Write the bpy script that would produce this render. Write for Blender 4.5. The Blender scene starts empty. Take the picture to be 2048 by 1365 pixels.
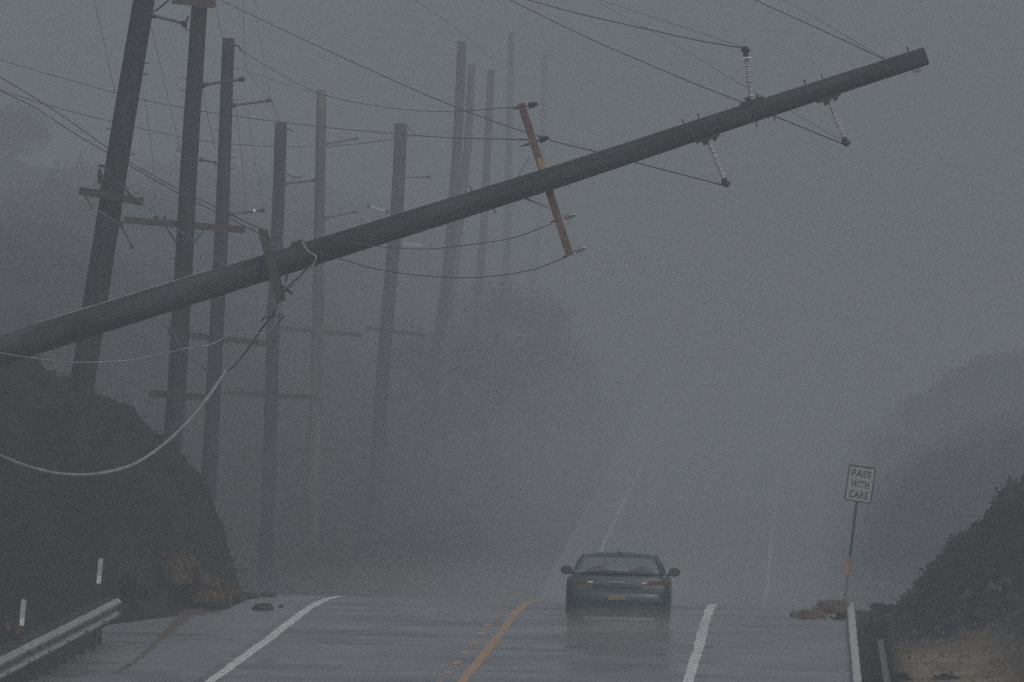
import bpy, bmesh, math, random
import numpy as np
from mathutils import Vector, Matrix, noise as mnoise

random.seed(7)
rng = np.random.default_rng(11)
SC = bpy.context.scene
COL = SC.collection
R = math.radians

# ------------------------------------------------------------------ camera
CAMZ = 5.2
FPX = 20000.0                      # focal length in photograph pixels (2048 wide)
cam_d = bpy.data.cameras.new('camera')
cam = bpy.data.objects.new('camera', cam_d)
COL.objects.link(cam)
cam.location = (0, 0, CAMZ)
cam.rotation_euler = (R(90), 0, 0)
cam_d.sensor_width = 36.0
cam_d.lens = 36.0 * FPX / 2048.0
cam_d.clip_start = 1.0
cam_d.clip_end = 6000.0
SC.camera = cam

# ------------------------------------------------------------------ world, sun, exposure
SUN_EL, SUN_AZ = R(52), R(150)
world = bpy.data.worlds.new('World')
SC.world = world
world.use_nodes = True
nt = world.node_tree
nt.nodes.clear()
wo = nt.nodes.new('ShaderNodeOutputWorld')
bg = nt.nodes.new('ShaderNodeBackground')
sky = nt.nodes.new('ShaderNodeTexSky')
sky.sky_type = 'NISHITA'
sky.sun_disc = False
sky.sun_elevation = SUN_EL
sky.sun_rotation = SUN_AZ
sky.air_density = 1.0
sky.dust_density = 6.0
sky.ozone_density = 1.0
hsv = nt.nodes.new('ShaderNodeHueSaturation')
hsv.inputs['Saturation'].default_value = 0.40
nt.links.new(sky.outputs[0], hsv.inputs['Color'])
nt.links.new(hsv.outputs[0], bg.inputs[0])
bg.inputs[1].default_value = 0.10
nt.links.new(bg.outputs[0], wo.inputs[0])

sun_d = bpy.data.lights.new('sun', 'SUN')
sun_d.energy = 0.5
sun_d.angle = R(25)
sun_d.color = (1.0, 0.98, 0.96)
sun = bpy.data.objects.new('sun', sun_d)
COL.objects.link(sun)
sdir = Vector((math.sin(SUN_AZ) * math.cos(SUN_EL), math.cos(SUN_AZ) * math.cos(SUN_EL), math.sin(SUN_EL)))
sun.rotation_euler = (-sdir).to_track_quat('-Z', 'Y').to_euler()

SC.view_settings.view_transform = 'Standard'
SC.view_settings.look = 'None'
SC.view_settings.gamma = 1.0
SC.view_settings.exposure = -0.42
SC.view_settings.use_curve_mapping = False
SC.cycles.use_denoising = False
SC.cycles.use_adaptive_sampling = False
SC.cycles.max_bounces = 6
SC.cycles.volume_bounces = 0
SC.cycles.volume_step_rate = 0.5
HAZE_DENSITY = 0.0023

# ------------------------------------------------------------------ helpers
def P(u, v, d):
    """A place in the world d metres away that the photograph shows at pixel u, v."""
    return Vector(((u - 1024.0) / FPX * d, d, CAMZ - (v - 682.5) / FPX * d))

def road_x(y):
    return -0.98 + 0.0305 * (y - 151.5)

PY = [-200, 60, 100, 130, 151.5, 163.7, 171.4, 177.0, 181.5, 186.0, 190.0, 195.0, 203.0, 215.0, 250.0, 300.0, 350.0, 387.0, 440.0, 505.0, 545.0, 600.0, 700.0, 900.0, 1700.0]
PZ = [-0.95, -0.9, -0.6, -0.25, -0.05, 0.07, 0.16, 0.235, 0.285, 0.29, 0.255, 0.15, -0.08, -0.55, -2.0, -3.7, -4.75, -4.85, -3.4, -1.85, -0.75, 0.7, 3.2, 7.0, 12.0]
def road_z(y):
    y = np.asarray(y, float)
    acc = 0.0
    for k, w in ((-4, 1), (-2, 2), (0, 3), (2, 2), (4, 1)):
        acc = acc + w * np.interp(y + k, PY, PZ)
    return acc / 9.0
def pave_z(off, y):
    return road_z(y) - 0.022 * np.clip(off, -7, 7)

def sstep(a, b, x):
    t = np.clip((np.asarray(x, float) - a) / (b - a), 0, 1)
    return t * t * (3 - 2 * t)

BANK_D = [-50, 0, .25, .45, .75, 1.3, 2.0, 2.7, 3.8, 6, 15, 60, 400]
BANK_H = [0, 0, .2, .9, 1.8, 2.65, 3.2, 3.5, 4.1, 4.7, 5.8, 8, 12]
def terrain(off, y):
    """Height of the land (without small bumps) in road coordinates, and its soil mask."""
    off = np.asarray(off, float); y = np.asarray(y, float)
    z = pave_z(off, y) - 0.05
    # near bank on the left
    toe = -7.0 + 1.75 * sstep(176.0, 181.0, y) - 9.0 * sstep(192, 212, y)
    hl = np.interp(toe - off, BANK_D, BANK_H) * (0.55 + 0.45 * sstep(140, 176, y)) * (1 - sstep(195, 225, y))
    # wooded hillside on the left beyond the crest
    dl = -off - 5.5
    hf = np.interp(dl, [-50, 0, 2, 5, 9, 15, 22, 40, 90, 400], [0, 0, .5, 2.6, 6.5, 11.0, 13.2, 14.5, 12.0, 9]) * sstep(255, 390, y) * (1 - .8 * sstep(600, 1000, y))
    # near bank on the right
    toer = 7.05 + 0.4 * (1 - sstep(168, 180, y)) + 4.0 * sstep(196, 212, y) - 4.6 * sstep(270, 340, y)
    hr = np.interp(off - toer, [-50, 0, .4, .8, 1.1, 1.8, 2.6, 5, 12, 60, 400], [0, 0, .25, .7, 1.05, 1.6, 2.3, 3.7, 5, 7, 12]) * (0.10 + 0.90 * sstep(168, 181, y)) * (1 - sstep(205, 250, y))
    # far bank on the right
    hq = np.interp(off - toer, [-50, 0, .6, 1.5, 2.5, 4.5, 8, 20, 400], [0, 0, 2.0, 4.3, 5.3, 6.3, 7.2, 9, 14]) * sstep(275, 345, y)
    hq = hq * (1 - 0.75 * sstep(430, 560, y))
    h = hl + np.maximum(hf, 0) + hr + hq
    h = h + 56.0 * sstep(640, 1750, y) * sstep(3, 30, np.abs(off) + 60 * sstep(700, 820, y))  # unseen far rise, added to back a taller haze and even its tone
    z = z + h
    # trench for the roadside drain on the right
    tr = sstep(6.12, 6.22, off) * (1 - sstep(6.72, 6.86, off)) * sstep(100, 102, y) * (1 - sstep(189, 191, y))
    z = z - 0.42 * tr
    z = z - 0.25 * (np.abs(off) < 5.5)
    soil = np.clip(sstep(6.8, 7.3, off) * (1 - sstep(8.0, 9.3, off)) * (1 - sstep(166, 175, y)), 0, 1)
    return z, h, soil

def fbm(x, y, z, sc, oct=4):
    return mnoise.fractal(Vector((x * sc, y * sc, z * sc)), 0.8, 2.1, oct)

def ground_z(x, y):
    z, h, s = terrain(x - road_x(y), y)
    return float(z)

ORG = {}
def setprops(o, label=None, cat=None, group=None, kind=None):
    if label: o['label'] = label
    if cat: o['category'] = cat
    if group: o['group'] = group
    if kind: o['kind'] = kind
    return o

def thing(name, loc, label, cat, group=None):
    o = bpy.data.objects.new(name, None)
    o.empty_display_size = 0.2
    COL.objects.link(o)
    o.location = loc
    ORG[o] = Vector(loc)
    return setprops(o, label, cat, group)

def link_mesh(name, me, mat, parent=None, smooth=False):
    o = bpy.data.objects.new(name, me)
    COL.objects.link(o)
    if mat and not me.materials: me.materials.append(mat)
    if parent is not None:
        o.parent = parent
        ORG[o] = ORG[parent]
    else:
        ORG[o] = Vector((0, 0, 0))
    return o

def basis(d):
    d = d.normalized()
    up = Vector((0, 0, 1)) if abs(d.z) < 0.95 else Vector((0, 1, 0))
    a = d.cross(up).normalized()
    b = a.cross(d).normalized()
    return a, b

def spline(pts, n=8):
    pts = [Vector(p) for p in pts]
    out = []
    for i in range(len(pts) - 1):
        p0 = pts[i - 1] if i > 0 else pts[i] * 2 - pts[i + 1]
        p1, p2 = pts[i], pts[i + 1]
        p3 = pts[i + 2] if i + 2 < len(pts) else pts[i + 1] * 2 - pts[i]
        for k in range(n):
            t = k / n
            out.append(0.5 * ((2 * p1) + (p2 - p0) * t + (2 * p0 - 5 * p1 + 4 * p2 - p3) * t * t + (3 * p1 - p0 - 3 * p2 + p3) * t ** 3))
    out.append(pts[-1])
    return out

class MB:
    def __init__(s):
        s.v = []; s.f = []
    def add(s, vs, fs):
        b = len(s.v)
        s.v += [Vector(p) for p in vs]
        s.f += [tuple(i + b for i in f) for f in fs]
        return s
    def box(s, c, size, M=None, bev=0.0):
        c = Vector(c); x, y, z = [k / 2 for k in size]
        if bev <= 0:
            vs = [Vector((i * x, j * y, k * z)) for i in (-1, 1) for j in (-1, 1) for k in (-1, 1)]
            fs = [(0, 1, 3, 2), (4, 6, 7, 5), (0, 4, 5, 1), (2, 3, 7, 6), (0, 2, 6, 4), (1, 5, 7, 3)]
        else:
            bm = bmesh.new()
            bmesh.ops.create_cube(bm, size=1.0)
            for vv in bm.verts: vv.co = Vector((vv.co.x * 2 * x, vv.co.y * 2 * y, vv.co.z * 2 * z))
            bmesh.ops.bevel(bm, geom=bm.edges[:] , offset=bev, segments=2, affect='EDGES', profile=0.5)
            bm.verts.index_update()
            vs = [vv.co.copy() for vv in bm.verts]; fs = [tuple(vv.index for vv in ff.verts) for ff in bm.faces]
            bm.free()
        if M is not None: vs = [M @ p for p in vs]
        return s.add([p + c for p in vs], fs)
    def bar(s, a, b, w, h, up=None):
        a = Vector(a); b = Vector(b); d = b - a
        p, q = basis(d)
        if up is not None:
            q = (Vector(up) - d.normalized() * Vector(up).dot(d.normalized())).normalized(); p = d.normalized().cross(q)
        vs = []
        for e in (a, b):
            for i, j in ((-1, -1), (1, -1), (1, 1), (-1, 1)):
                vs.append(e + p * (i * w / 2) + q * (j * h / 2))
        return s.add(vs, [(3, 2, 1, 0), (4, 5, 6, 7), (0, 1, 5, 4), (1, 2, 6, 5), (2, 3, 7, 6), (3, 0, 4, 7)])
    def tube(s, pts, rad, sides=6, cap=True, wob=0.0):
        pts = [Vector(p) for p in pts]; n = len(pts)
        rr = rad if isinstance(rad, (list, tuple)) else [rad] * n
        vs = []; fs = []
        for i, p in enumerate(pts):
            d = (pts[min(i + 1, n - 1)] - pts[max(i - 1, 0)])
            a, b = basis(d)
            for k in range(sides):
                t = 2 * math.pi * k / sides
                r = rr[i]
                if wob: r *= 1 + wob * mnoise.noise(Vector((math.cos(t) * 2.0, math.sin(t) * 2.0, i * 0.45 + p.x)))
                vs.append(p + a * (math.cos(t) * r) + b * (math.sin(t) * r))
        for i in range(n - 1):
            for k in range(sides):
                k2 = (k + 1) % sides
                fs.append((i * sides + k, i * sides + k2, (i + 1) * sides + k2, (i + 1) * sides + k))
        if cap:
            fs.append(tuple(range(sides - 1, -1, -1)))
            fs.append(tuple((n - 1) * sides + k for k in range(sides)))
        return s.add(vs, fs)
    def lathe(s, a, b, prof, sides=10):
        """prof: (fraction along a-b, radius)"""
        a = Vector(a); b = Vector(b)
        d = b - a
        p, q = basis(d)
        vs = []; fs = []
        for t, r in prof:
            for k in range(sides):
                an = 2 * math.pi * k / sides
                vs.append(a + d * t + p * (math.cos(an) * r) + q * (math.sin(an) * r))
        n = len(prof)
        for i in range(n - 1):
            for k in range(sides):
                k2 = (k + 1) % sides
                fs.append((i * sides + k, i * sides + k2, (i + 1) * sides + k2, (i + 1) * sides + k))
        fs.append(tuple(range(sides - 1, -1, -1)))
        fs.append(tuple((n - 1) * sides + k for k in range(sides)))
        return s.add(vs, fs)
    def mesh(s, name, org=(0, 0, 0), smooth=False):
        me = bpy.data.meshes.new(name)
        o = Vector(org)
        me.from_pydata([tuple(p - o) for p in s.v], [], s.f)
        if smooth:
            me.polygons.foreach_set('use_smooth', [True] * len(me.polygons))
        me.update()
        return me
    def build(s, name, mat, parent=None, smooth=False):
        org = ORG[parent] if parent is not None else (0, 0, 0)
        return link_mesh(name, s.mesh(name, org, smooth), mat, parent)

def place(name, me, parent, M):
    """another object on shared mesh data, M in world space"""
    o = bpy.data.objects.new(name, me)
    COL.objects.link(o)
    o.parent = parent
    o.matrix_local = Matrix.Translation(-ORG[parent]) @ M
    return o

def frame(a, d, up=None):
    """matrix whose Z runs along d from a"""
    d = Vector(d).normalized()
    x, y = basis(d)
    M = Matrix.Identity(4)
    for i in range(3):
        M[i][0] = x[i]; M[i][1] = y[i]; M[i][2] = d[i]; M[i][3] = a[i]
    if M.to_3x3().determinant() < 0:
        for i in range(3): M[i][0] *= -1
    return M

# ------------------------------------------------------------------ materials
def new_mat(name):
    m = bpy.data.materials.new(name)
    m.use_nodes = True
    n = m.node_tree
    b = n.nodes['Principled BSDF']
    return m, n, b

def noise_node(n, scale, detail=5, rough=0.6, stretch=None, coord='Object'):
    tc = n.nodes.new('ShaderNodeTexCoord')
    mp = n.nodes.new('ShaderNodeMapping')
    if stretch: mp.inputs['Scale'].default_value = stretch
    n.links.new(tc.outputs[coord], mp.inputs[0])
    t = n.nodes.new('ShaderNodeTexNoise')
    t.inputs['Scale'].default_value = scale
    t.inputs['Detail'].default_value = detail
    t.inputs['Roughness'].default_value = rough
    n.links.new(mp.outputs[0], t.inputs['Vector'])
    return t

def ramp(n, src, stops):
    r = n.nodes.new('ShaderNodeValToRGB')
    e = r.color_ramp.elements
    while len(e) < len(stops): e.new(0.5)
    for k, (p, c) in enumerate(stops):
        e[k].position = p
        e[k].color = (*c, 1) if len(c) == 3 else c
    n.links.new(src, r.inputs[0])
    return r

def bump(n, b, src, strength=0.3, dist=0.02):
    bp = n.nodes.new('ShaderNodeBump')
    bp.inputs['Strength'].default_value = strength
    bp.inputs['Distance'].default_value = dist
    n.links.new(src, bp.inputs['Height'])
    n.links.new(bp.outputs[0], b.inputs['Normal'])
    return bp

def simple(name, c1, c2, scale=6, rough=0.6, metal=0.0, stretch=None, bmp=0.0, bdist=0.01, spec=0.5):
    m, n, b = new_mat(name)
    t = noise_node(n, scale, stretch=stretch)
    r = ramp(n, t.outputs[0], [(0.3, c1), (0.7, c2)])
    n.links.new(r.outputs[0], b.inputs['Base Color'])
    b.inputs['Roughness'].default_value = rough
    b.inputs['Metallic'].default_value = metal
    b.inputs['Specular IOR Level'].default_value = spec
    if bmp: bump(n, b, t.outputs[0], bmp, bdist)
    return m

def wood(name, c1, c2, rot, axis):
    m, n, b = new_mat(name)
    tc = n.nodes.new('ShaderNodeTexCoord')
    def tx(scale, long, detail):
        mp = n.nodes.new('ShaderNodeMapping'); mp.vector_type = 'TEXTURE'
        mp.inputs['Rotation'].default_value = rot
        sc = [1.0, 1.0, 1.0]; sc[axis] = long
        mp.inputs['Scale'].default_value = sc
        n.links.new(tc.outputs['Object'], mp.inputs[0])
        t = n.nodes.new('ShaderNodeTexNoise'); t.inputs['Scale'].default_value = scale; t.inputs['Detail'].default_value = detail
        n.links.new(mp.outputs[0], t.inputs['Vector'])
        return t
    g = tx(14, 14, 4); st = tx(1.3, 2.5, 5)
    mu = n.nodes.new('ShaderNodeMath'); mu.operation = 'ADD'
    n.links.new(g.outputs[0], mu.inputs[0]); n.links.new(st.outputs[0], mu.inputs[1])
    hv = n.nodes.new('ShaderNodeMath'); hv.operation = 'MULTIPLY'; hv.inputs[1].default_value = .5
    n.links.new(mu.outputs[0], hv.inputs[0])
    r = ramp(n, hv.outputs[0], [(.36, c1), (.62, c2)])
    n.links.new(r.outputs[0], b.inputs['Base Color'])
    b.inputs['Roughness'].default_value = .75
    b.inputs['Specular IOR Level'].default_value = .25
    bump(n, b, g.outputs[0], .7, .012)
    return m
M_POLE = wood('creosoted_wood', (.005, .006, .008), (.038, .042, .049), (0, 0, 0), 2)
M_POLE_FALLEN = wood('wet_creosoted_wood', (.004, .005, .007), (.052, .056, .064), (0, -.310, 0), 0)
M_POLE_GREY = wood('weathered_wood', (.035, .035, .033), (.15, .145, .135), (0, 0, 0), 2)
M_ARM_RED = simple('red_brown_timber', (.085, .042, .034), (.23, .125, .095), 4.5, .7, bmp=.3)
M_ARM_BROWN = simple('dull_brown_timber', (.05, .034, .029), (.085, .06, .052), 9, .7, bmp=.3)
M_ARM_DARK = simple('dark_timber', (.03, .03, .025), (.06, .06, .048), 9, .75, bmp=.3)
M_STEEL = simple('galvanised_steel', (.26, .27, .28), (.42, .43, .44), 14, .45, .6)
M_DARKSTEEL = simple('dark_steel', (.03, .03, .032), (.07, .07, .072), 12, .55, .5)
M_INSUL = simple('grey_polymer', (.48, .49, .49), (.64, .65, .65), 12, .4)
M_INSUL_DARK = simple('dark_glazed_porcelain', (.06, .065, .07), (.13, .135, .14), 12, .35)
M_WHITECAP = simple('white_glaze', (.7, .72, .72), (.85, .86, .86), 12, .3)
M_YELLOW = simple('yellow_tag_paint', (.30, .25, .10), (.38, .32, .14), 8, .5)
M_WIRE = simple('dark_wire', (.02, .02, .022), (.05, .05, .052), 3, .5)
M_CABLE = simple('pale_cable_jacket', (.15, .165, .165), (.30, .32, .32), 4, .45)
M_RAIL = simple('wet_galvanised_beam', (.10, .105, .11), (.50, .51, .52), 11, .45, .15)
M_POST = simple('post_timber', (.03, .027, .022), (.07, .06, .05), 7, .8)
M_DELIN = simple('grey_white_plastic', (.38, .40, .42), (.5, .52, .54), 20, .45)
M_REFL = simple('white_reflective_sheet', (.72, .74, .76), (.85, .86, .87), 30, .35)
M_SIGNWHITE = simple('sign_white_sheet', (.34, .35, .35), (.44, .45, .45), 8, .4)
M_BLACK = simple('black_legend', (.008, .008, .008), (.015, .015, .015), 8, .5)
M_ORANGE = simple('orange_marker', (.36, .15, .06), (.46, .20, .09), 10, .5)
M_LIP = simple('stained_concrete', (.05, .055, .055), (.11, .115, .115), 6, .6)
M_CONC = simple('pale_concrete', (.34, .35, .34), (.52, .53, .51), 9, .55, bmp=.3, bdist=.006)
M_DRAIN = simple('wet_black_mud', (.008, .009, .01), (.02, .02, .021), 6, .85, spec=.15)
M_MUD = simple('orange_mud', (.075, .058, .048), (.13, .10, .08), 2.5, .6, bmp=.4, bdist=.01)
M_CLOD = simple('dark_clods', (.02, .018, .015), (.05, .042, .035), 8, .9, bmp=.6, bdist=.02)

def foliage(name, c1, c2, c3, scale):
    m, n, b = new_mat(name)
    t = noise_node(n, scale, 3)
    r = ramp(n, t.outputs[0], [(.28, c1), (.5, c2), (.72, c3)])
    n.links.new(r.outputs[0], b.inputs['Base Color'])
    b.inputs['Roughness'].default_value = .65
    b.inputs['Specular IOR Level'].default_value = .25
    return m
M_LEAF = foliage('dark_scrub_leaf', (.008, .012, .009), (.018, .024, .018), (.036, .042, .032), .55)
M_LEAF_FAR = foliage('woodland_leaf', (.014, .021, .016), (.024, .033, .025), (.036, .046, .034), .2)
M_DRY = foliage('rust_dry_stalks', (.07, .048, .035), (.13, .09, .062), (.21, .15, .105), 1.6)
M_DRYGRASS = foliage('brown_dry_grass', (.10, .075, .06), (.19, .145, .115), (.28, .22, .17), 1.3)
M_BARK = simple('bark', (.02, .018, .015), (.05, .045, .038), 6, .85, bmp=.5)

def mat_ground():
    m, n, b = new_mat('wet_earth')
    t = noise_node(n, .55, 6)
    t2 = noise_node(n, 4.0, 5)
    dark = ramp(n, t.outputs[0], [(.34, (.004, .005, .005)), (.52, (.010, .012, .012)), (.70, (.028, .030, .028))])
    soil = ramp(n, t.outputs[0], [(.25, (.09, .07, .05)), (.5, (.20, .15, .10)), (.75, (.30, .24, .16))])
    at = n.nodes.new('ShaderNodeAttribute'); at.attribute_name = 'soil'
    mx = n.nodes.new('ShaderNodeMix'); mx.data_type = 'RGBA'
    n.links.new(at.outputs['Fac'], mx.inputs[0])
    n.links.new(dark.outputs[0], mx.inputs[6]); n.links.new(soil.outputs[0], mx.inputs[7])
    n.links.new(mx.outputs[2], b.inputs['Base Color'])
    b.inputs['Roughness'].default_value = .8
    b.inputs['Specular IOR Level'].default_value = .2
    bump(n, b, t2.outputs[0], .9, .12)
    return m
M_GROUND = mat_ground()

def mat_road(name, c1, c2, r1, r2, r3):
    m, n, b = new_mat(name)
    big = noise_node(n, .30, 5, .6)
    mid = noise_node(n, .45, 2.5, .55, stretch=(.6, .8, 1))
    fine = noise_node(n, 45, 2)
    c = ramp(n, big.outputs[0], [(.3, c1), (.7, c2)])
    n.links.new(c.outputs[0], b.inputs['Base Color'])
    mixn = n.nodes.new('ShaderNodeMath'); mixn.operation = 'ADD'
    n.links.new(big.outputs[0], mixn.inputs[0]); n.links.new(mid.outputs[0], mixn.inputs[1])
    rr = ramp(n, mid.outputs[0], [(.40, (r1,) * 3), (.50, (r2,) * 3), (.60, (r3,) * 3)])
    n.links.new(rr.outputs[0], b.inputs['Roughness'])
    bp = bump(n, b, fine.outputs[0], .05, .001)
    bp2 = n.nodes.new('ShaderNodeBump')
    bp2.inputs['Strength'].default_value = .25; bp2.inputs['Distance'].default_value = .028
    n.links.new(mid.outputs[0], bp2.inputs['Height'])
    n.links.new(bp2.outputs[0], bp.inputs['Normal'])
    return m
M_ROAD = mat_road('wet_asphalt', (.10, .102, .106), (.15, .152, .156), .13, .24, .44)
M_SHOULDER = mat_road('wet_chip_shoulder', (.13, .138, .146), (.20, .208, .216), .20, .30, .44)

def mat_paint(name, c, worn):
    m, n, b = new_mat(name)
    t = noise_node(n, 9, 6, .7)
    r = ramp(n, t.outputs[0], [(.36, worn), (.50, c), (1, tuple(min(1, k * 1.08) for k in c))])
    n.links.new(r.outputs[0], b.inputs['Base Color'])
    b.inputs['Roughness'].default_value = .4
    return m
M_WHITE = mat_paint('worn_white_paint', (.74, .75, .76), (.22, .22, .22))
M_YELL = mat_paint('worn_yellow_paint', (.48, .27, .125), (.18, .11, .07))

# ------------------------------------------------------------------ ground
def arange(*segs):
    out = []
    for a, b, st in segs:
        out += list(np.arange(a, b - 1e-6, st))
    out.append(segs[-1][1])
    return np.array(out)
ys = arange((-120, 130, 10), (130, 168, .8), (168, 216, .3), (216, 400, 1.6), (400, 800, 7), (800, 1600, 50))
offs = arange((-380, -40, 34), (-40, -14, 1.5), (-14, -4.5, .16), (-4.5, 6, .75), (6, 12, .12), (12, 40, 1.5), (40, 380, 34))
OO, YY = np.meshgrid(offs, ys)
ZZ, HH, SS = terrain(OO, YY)
XX = road_x(YY) + OO
nz = np.zeros_like(ZZ)
for i in range(ZZ.shape[0]):
    for j in range(ZZ.shape[1]):
        o_, y_ = OO[i, j], YY[i, j]
        if (o_ < -5 or o_ > 6.9) and 120 < y_ < 700 and abs(o_) < 200:
            amp = min(1.0, HH[i, j] * .6 + .06)
            far = 1.0 if y_ < 230 else (2.2 if abs(o_) < 20 else 5.0)
            nz[i, j] = amp * far * (.34 * fbm(XX[i, j], y_, 0, .45 / far) + .20 * fbm(XX[i, j], y_, 3, 1.6 / far, 4))
            if y_ < 230 and HH[i, j] > .3:
                dv = mnoise.voronoi(Vector((XX[i, j] * 1.1, y_ * .45, ZZ[i, j] * .9)))[0]
                dw = mnoise.voronoi(Vector((XX[i, j] * 2.7, y_ * 1.2, ZZ[i, j] * 2.2)))[0]
                nz[i, j] += amp * (.55 * (min(.5, dv[1] - dv[0]) - .22) + .22 * (min(.5, dw[1] - dw[0]) - .2))
            if y_ < 230: nz[i, j] += amp * .22 * (abs(mnoise.noise(Vector((XX[i, j] * .9, y_ * .35, 7)))) * -1.6 + .3)
ZZ = ZZ + nz
ny_, no_ = ZZ.shape
gverts = np.stack([XX, YY, ZZ], -1).reshape(-1, 3)
idx = np.arange(ny_ * no_).reshape(ny_, no_)
gf = np.stack([idx[:-1, :-1], idx[:-1, 1:], idx[1:, 1:], idx[1:, :-1]], -1).reshape(-1, 4)
def np_mesh(name, verts, faces, smooth=False):
    me = bpy.data.meshes.new(name)
    k = faces.shape[1]
    me.vertices.add(len(verts)); me.vertices.foreach_set('co', np.ascontiguousarray(verts, dtype=np.float32).ravel())
    me.loops.add(faces.size); me.loops.foreach_set('vertex_index', np.ascontiguousarray(faces, dtype=np.int32).ravel())
    me.polygons.add(len(faces))
    me.polygons.foreach_set('loop_start', np.arange(0, faces.size, k, dtype=np.int32))
    me.polygons.foreach_set('loop_total', np.full(len(faces), k, dtype=np.int32))
    if smooth: me.polygons.foreach_set('use_smooth', np.ones(len(faces), dtype=bool))
    me.update(calc_edges=True)
    me.validate()
    return me
gme = np_mesh('ground', gverts, gf, True)
at = gme.attributes.new('soil', 'FLOAT', 'POINT')
at.data.foreach_set('value', SS.reshape(-1).astype(np.float32))
ground = link_mesh('ground', gme, M_GROUND)
setprops(ground, 'dark wet earth of the roadside banks and the hillside beyond the crest', kind='structure')

def gz_full(off, y):
    """bilinear height of the built ground"""
    i = np.clip(np.searchsorted(ys, y) - 1, 0, len(ys) - 2); j = np.clip(np.searchsorted(offs, off) - 1, 0, len(offs) - 2)
    ty = (y - ys[i]) / (ys[i + 1] - ys[i]); to = (off - offs[j]) / (offs[j + 1] - offs[j])
    return (ZZ[i, j] * (1 - ty) * (1 - to) + ZZ[i, j + 1] * (1 - ty) * to + ZZ[i + 1, j] * ty * (1 - to) + ZZ[i + 1, j + 1] * ty * to)

# ------------------------------------------------------------------ road and markings
RY = arange((-120, 120, 20), (120, 230, 1.0), (230, 700, 5))
def strip(o1, o2, y0, y1, dz, name, mat, parent=None, n_o=1, ragged=0.0, wander=None):
    yy = np.array([y0] + [q for q in RY if y0 < q < y1] + [y1])
    if y1 - y0 < 12: yy = np.linspace(y0, y1, max(3, int((y1 - y0) / .25)))
    vs = []; fs = []
    for y in yy:
        w = wander(y) if wander else 0.0
        for k in range(n_o + 1):
            o = o1 + (o2 - o1) * k / n_o
            if ragged: o += ragged * mnoise.noise(Vector((k * 7.3, y * 1.7, o1)))
            vs.append((road_x(y) + o + w, y, float(pave_z(o, y)) + dz))
    for i in range(len(yy) - 1):
        for k in range(n_o):
            a = i * (n_o + 1) + k
            fs.append((a, a + 1, a + n_o + 2, a + n_o + 1))
    mb = MB().add(vs, fs)
    return mb.build(name, mat, parent, smooth=True)
# the carriageway: left shoulder widens to the guardrail, right shoulder runs to the kerb
def left_edge(y):
    return float(np.interp(y, [-120, 172, 180, 196, 205, 1600], [-6.6, -6.6, -5.0, -4.9, -5.2, -5.2]))
def pave(name, lo, hi, n_o, mat, label):
    vs = []; fs = []
    for y in RY:
        a_, b_ = lo(y), hi(y)
        for k in range(n_o + 1):
            o = a_ + (b_ - a_) * k / n_o
            vs.append((road_x(y) + o, y, float(pave_z(o, y))))
    for i in range(len(RY) - 1):
        for k in range(n_o):
            a = i * (n_o + 1) + k
            fs.append((a, a + 1, a + n_o + 2, a + n_o + 1))
    return setprops(MB().add(vs, fs).build(name, mat, None, True), label, kind='structure')
road = pave('road', lambda y: -3.86, lambda y: 3.86, 10, M_ROAD, 'wet asphalt two-lane road running over the crest')
shl = pave('shoulder', lambda y: left_edge(y) + (0.06 * mnoise.noise(Vector((y * .13, 1, 5)))), lambda y: -3.86, 5, M_SHOULDER, 'wet left shoulder between the edge line and the guardrail')
shr = pave('shoulder', lambda y: 3.86, lambda y: 6.14, 4, M_SHOULDER, 'wet right shoulder between the edge line and the kerb')
strip(-3.69, -3.52, -60, 690, .004, 'edge_line', M_WHITE, road, 1, .03)
strip(3.52, 3.69, -60, 690, .004, 'edge_line', M_WHITE, road, 1, .03)
strip(.07, .225, -60, 690, .004, 'centre_line', M_YELL, road, 1, .03)
for k in range(14):
    y0 = 141.0 + k * 3.75
    strip(-.24, -.10, y0, y0 + 1.25, .004, 'centre_dash', M_YELL, road, 1, .03)
# orange mud washed out of the bank across the shoulder
vs = []; fs = []
path = [(P(395, 1212, 180.5)), (P(370, 1240, 176)), (P(330, 1275, 169)), (P(285, 1315, 160.5)), (P(235, 1350, 154))]
sp = spline([Vector((p.x, p.y, 0)) for p in path], 8)
for i, p in enumerate(sp):
    t = i / (len(sp) - 1)
    w = (.05 + .22 * (1 - t) ** 3) * (1 + .5 * mnoise.noise(Vector((i * .5, 3, 1))))
    for sgn in (-1, 1):
        x = p.x + sgn * w + .05 * mnoise.noise(Vector((i * .9, sgn * 5, 2)))
        vs.append((x, p.y, float(pave_z(x - road_x(p.y), p.y)) + .005))
for i in range(len(sp) - 1):
    fs.append((i * 2, i * 2 + 1, i * 2 + 3, i * 2 + 2))
setprops(MB().add(vs, fs).build('mud_streak', M_MUD, shl, True), 'orange mud washed across the left shoulder')

# kerb and drain on the right
def rail_strip(prof, y0, y1, step, name, mat, parent=None):
    """prof: list of (off, dz) closed section swept along the road"""
    yy = np.arange(y0, y1 + 1e-6, step)
    vs = []; fs = []; n = len(prof)
    for y in yy:
        for o, dz in prof:
            jit = .012 * mnoise.noise(Vector((o * 3, y * 1.3, dz * 9)))
            vs.append((road_x(y) + o + jit, y, float(pave_z(6.2, y)) + dz + jit))
    for i in range(len(yy) - 1):
        for k in range(n):
            k2 = (k + 1) % n
            fs.append((i * n + k, i * n + k2, (i + 1) * n + k2, (i + 1) * n + k))
    fs.append(tuple(range(n - 1, -1, -1))); fs.append(tuple((len(yy) - 1) * n + k for k in range(n)))
    return MB().add(vs, fs).build(name, mat, parent)
kerb = rail_strip([(6.14, -.2), (6.15, .10), (6.17, .125), (6.27, .125), (6.29, .10), (6.29, -.45)], 90, 190, 1.0, 'kerb', M_CONC)
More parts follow.
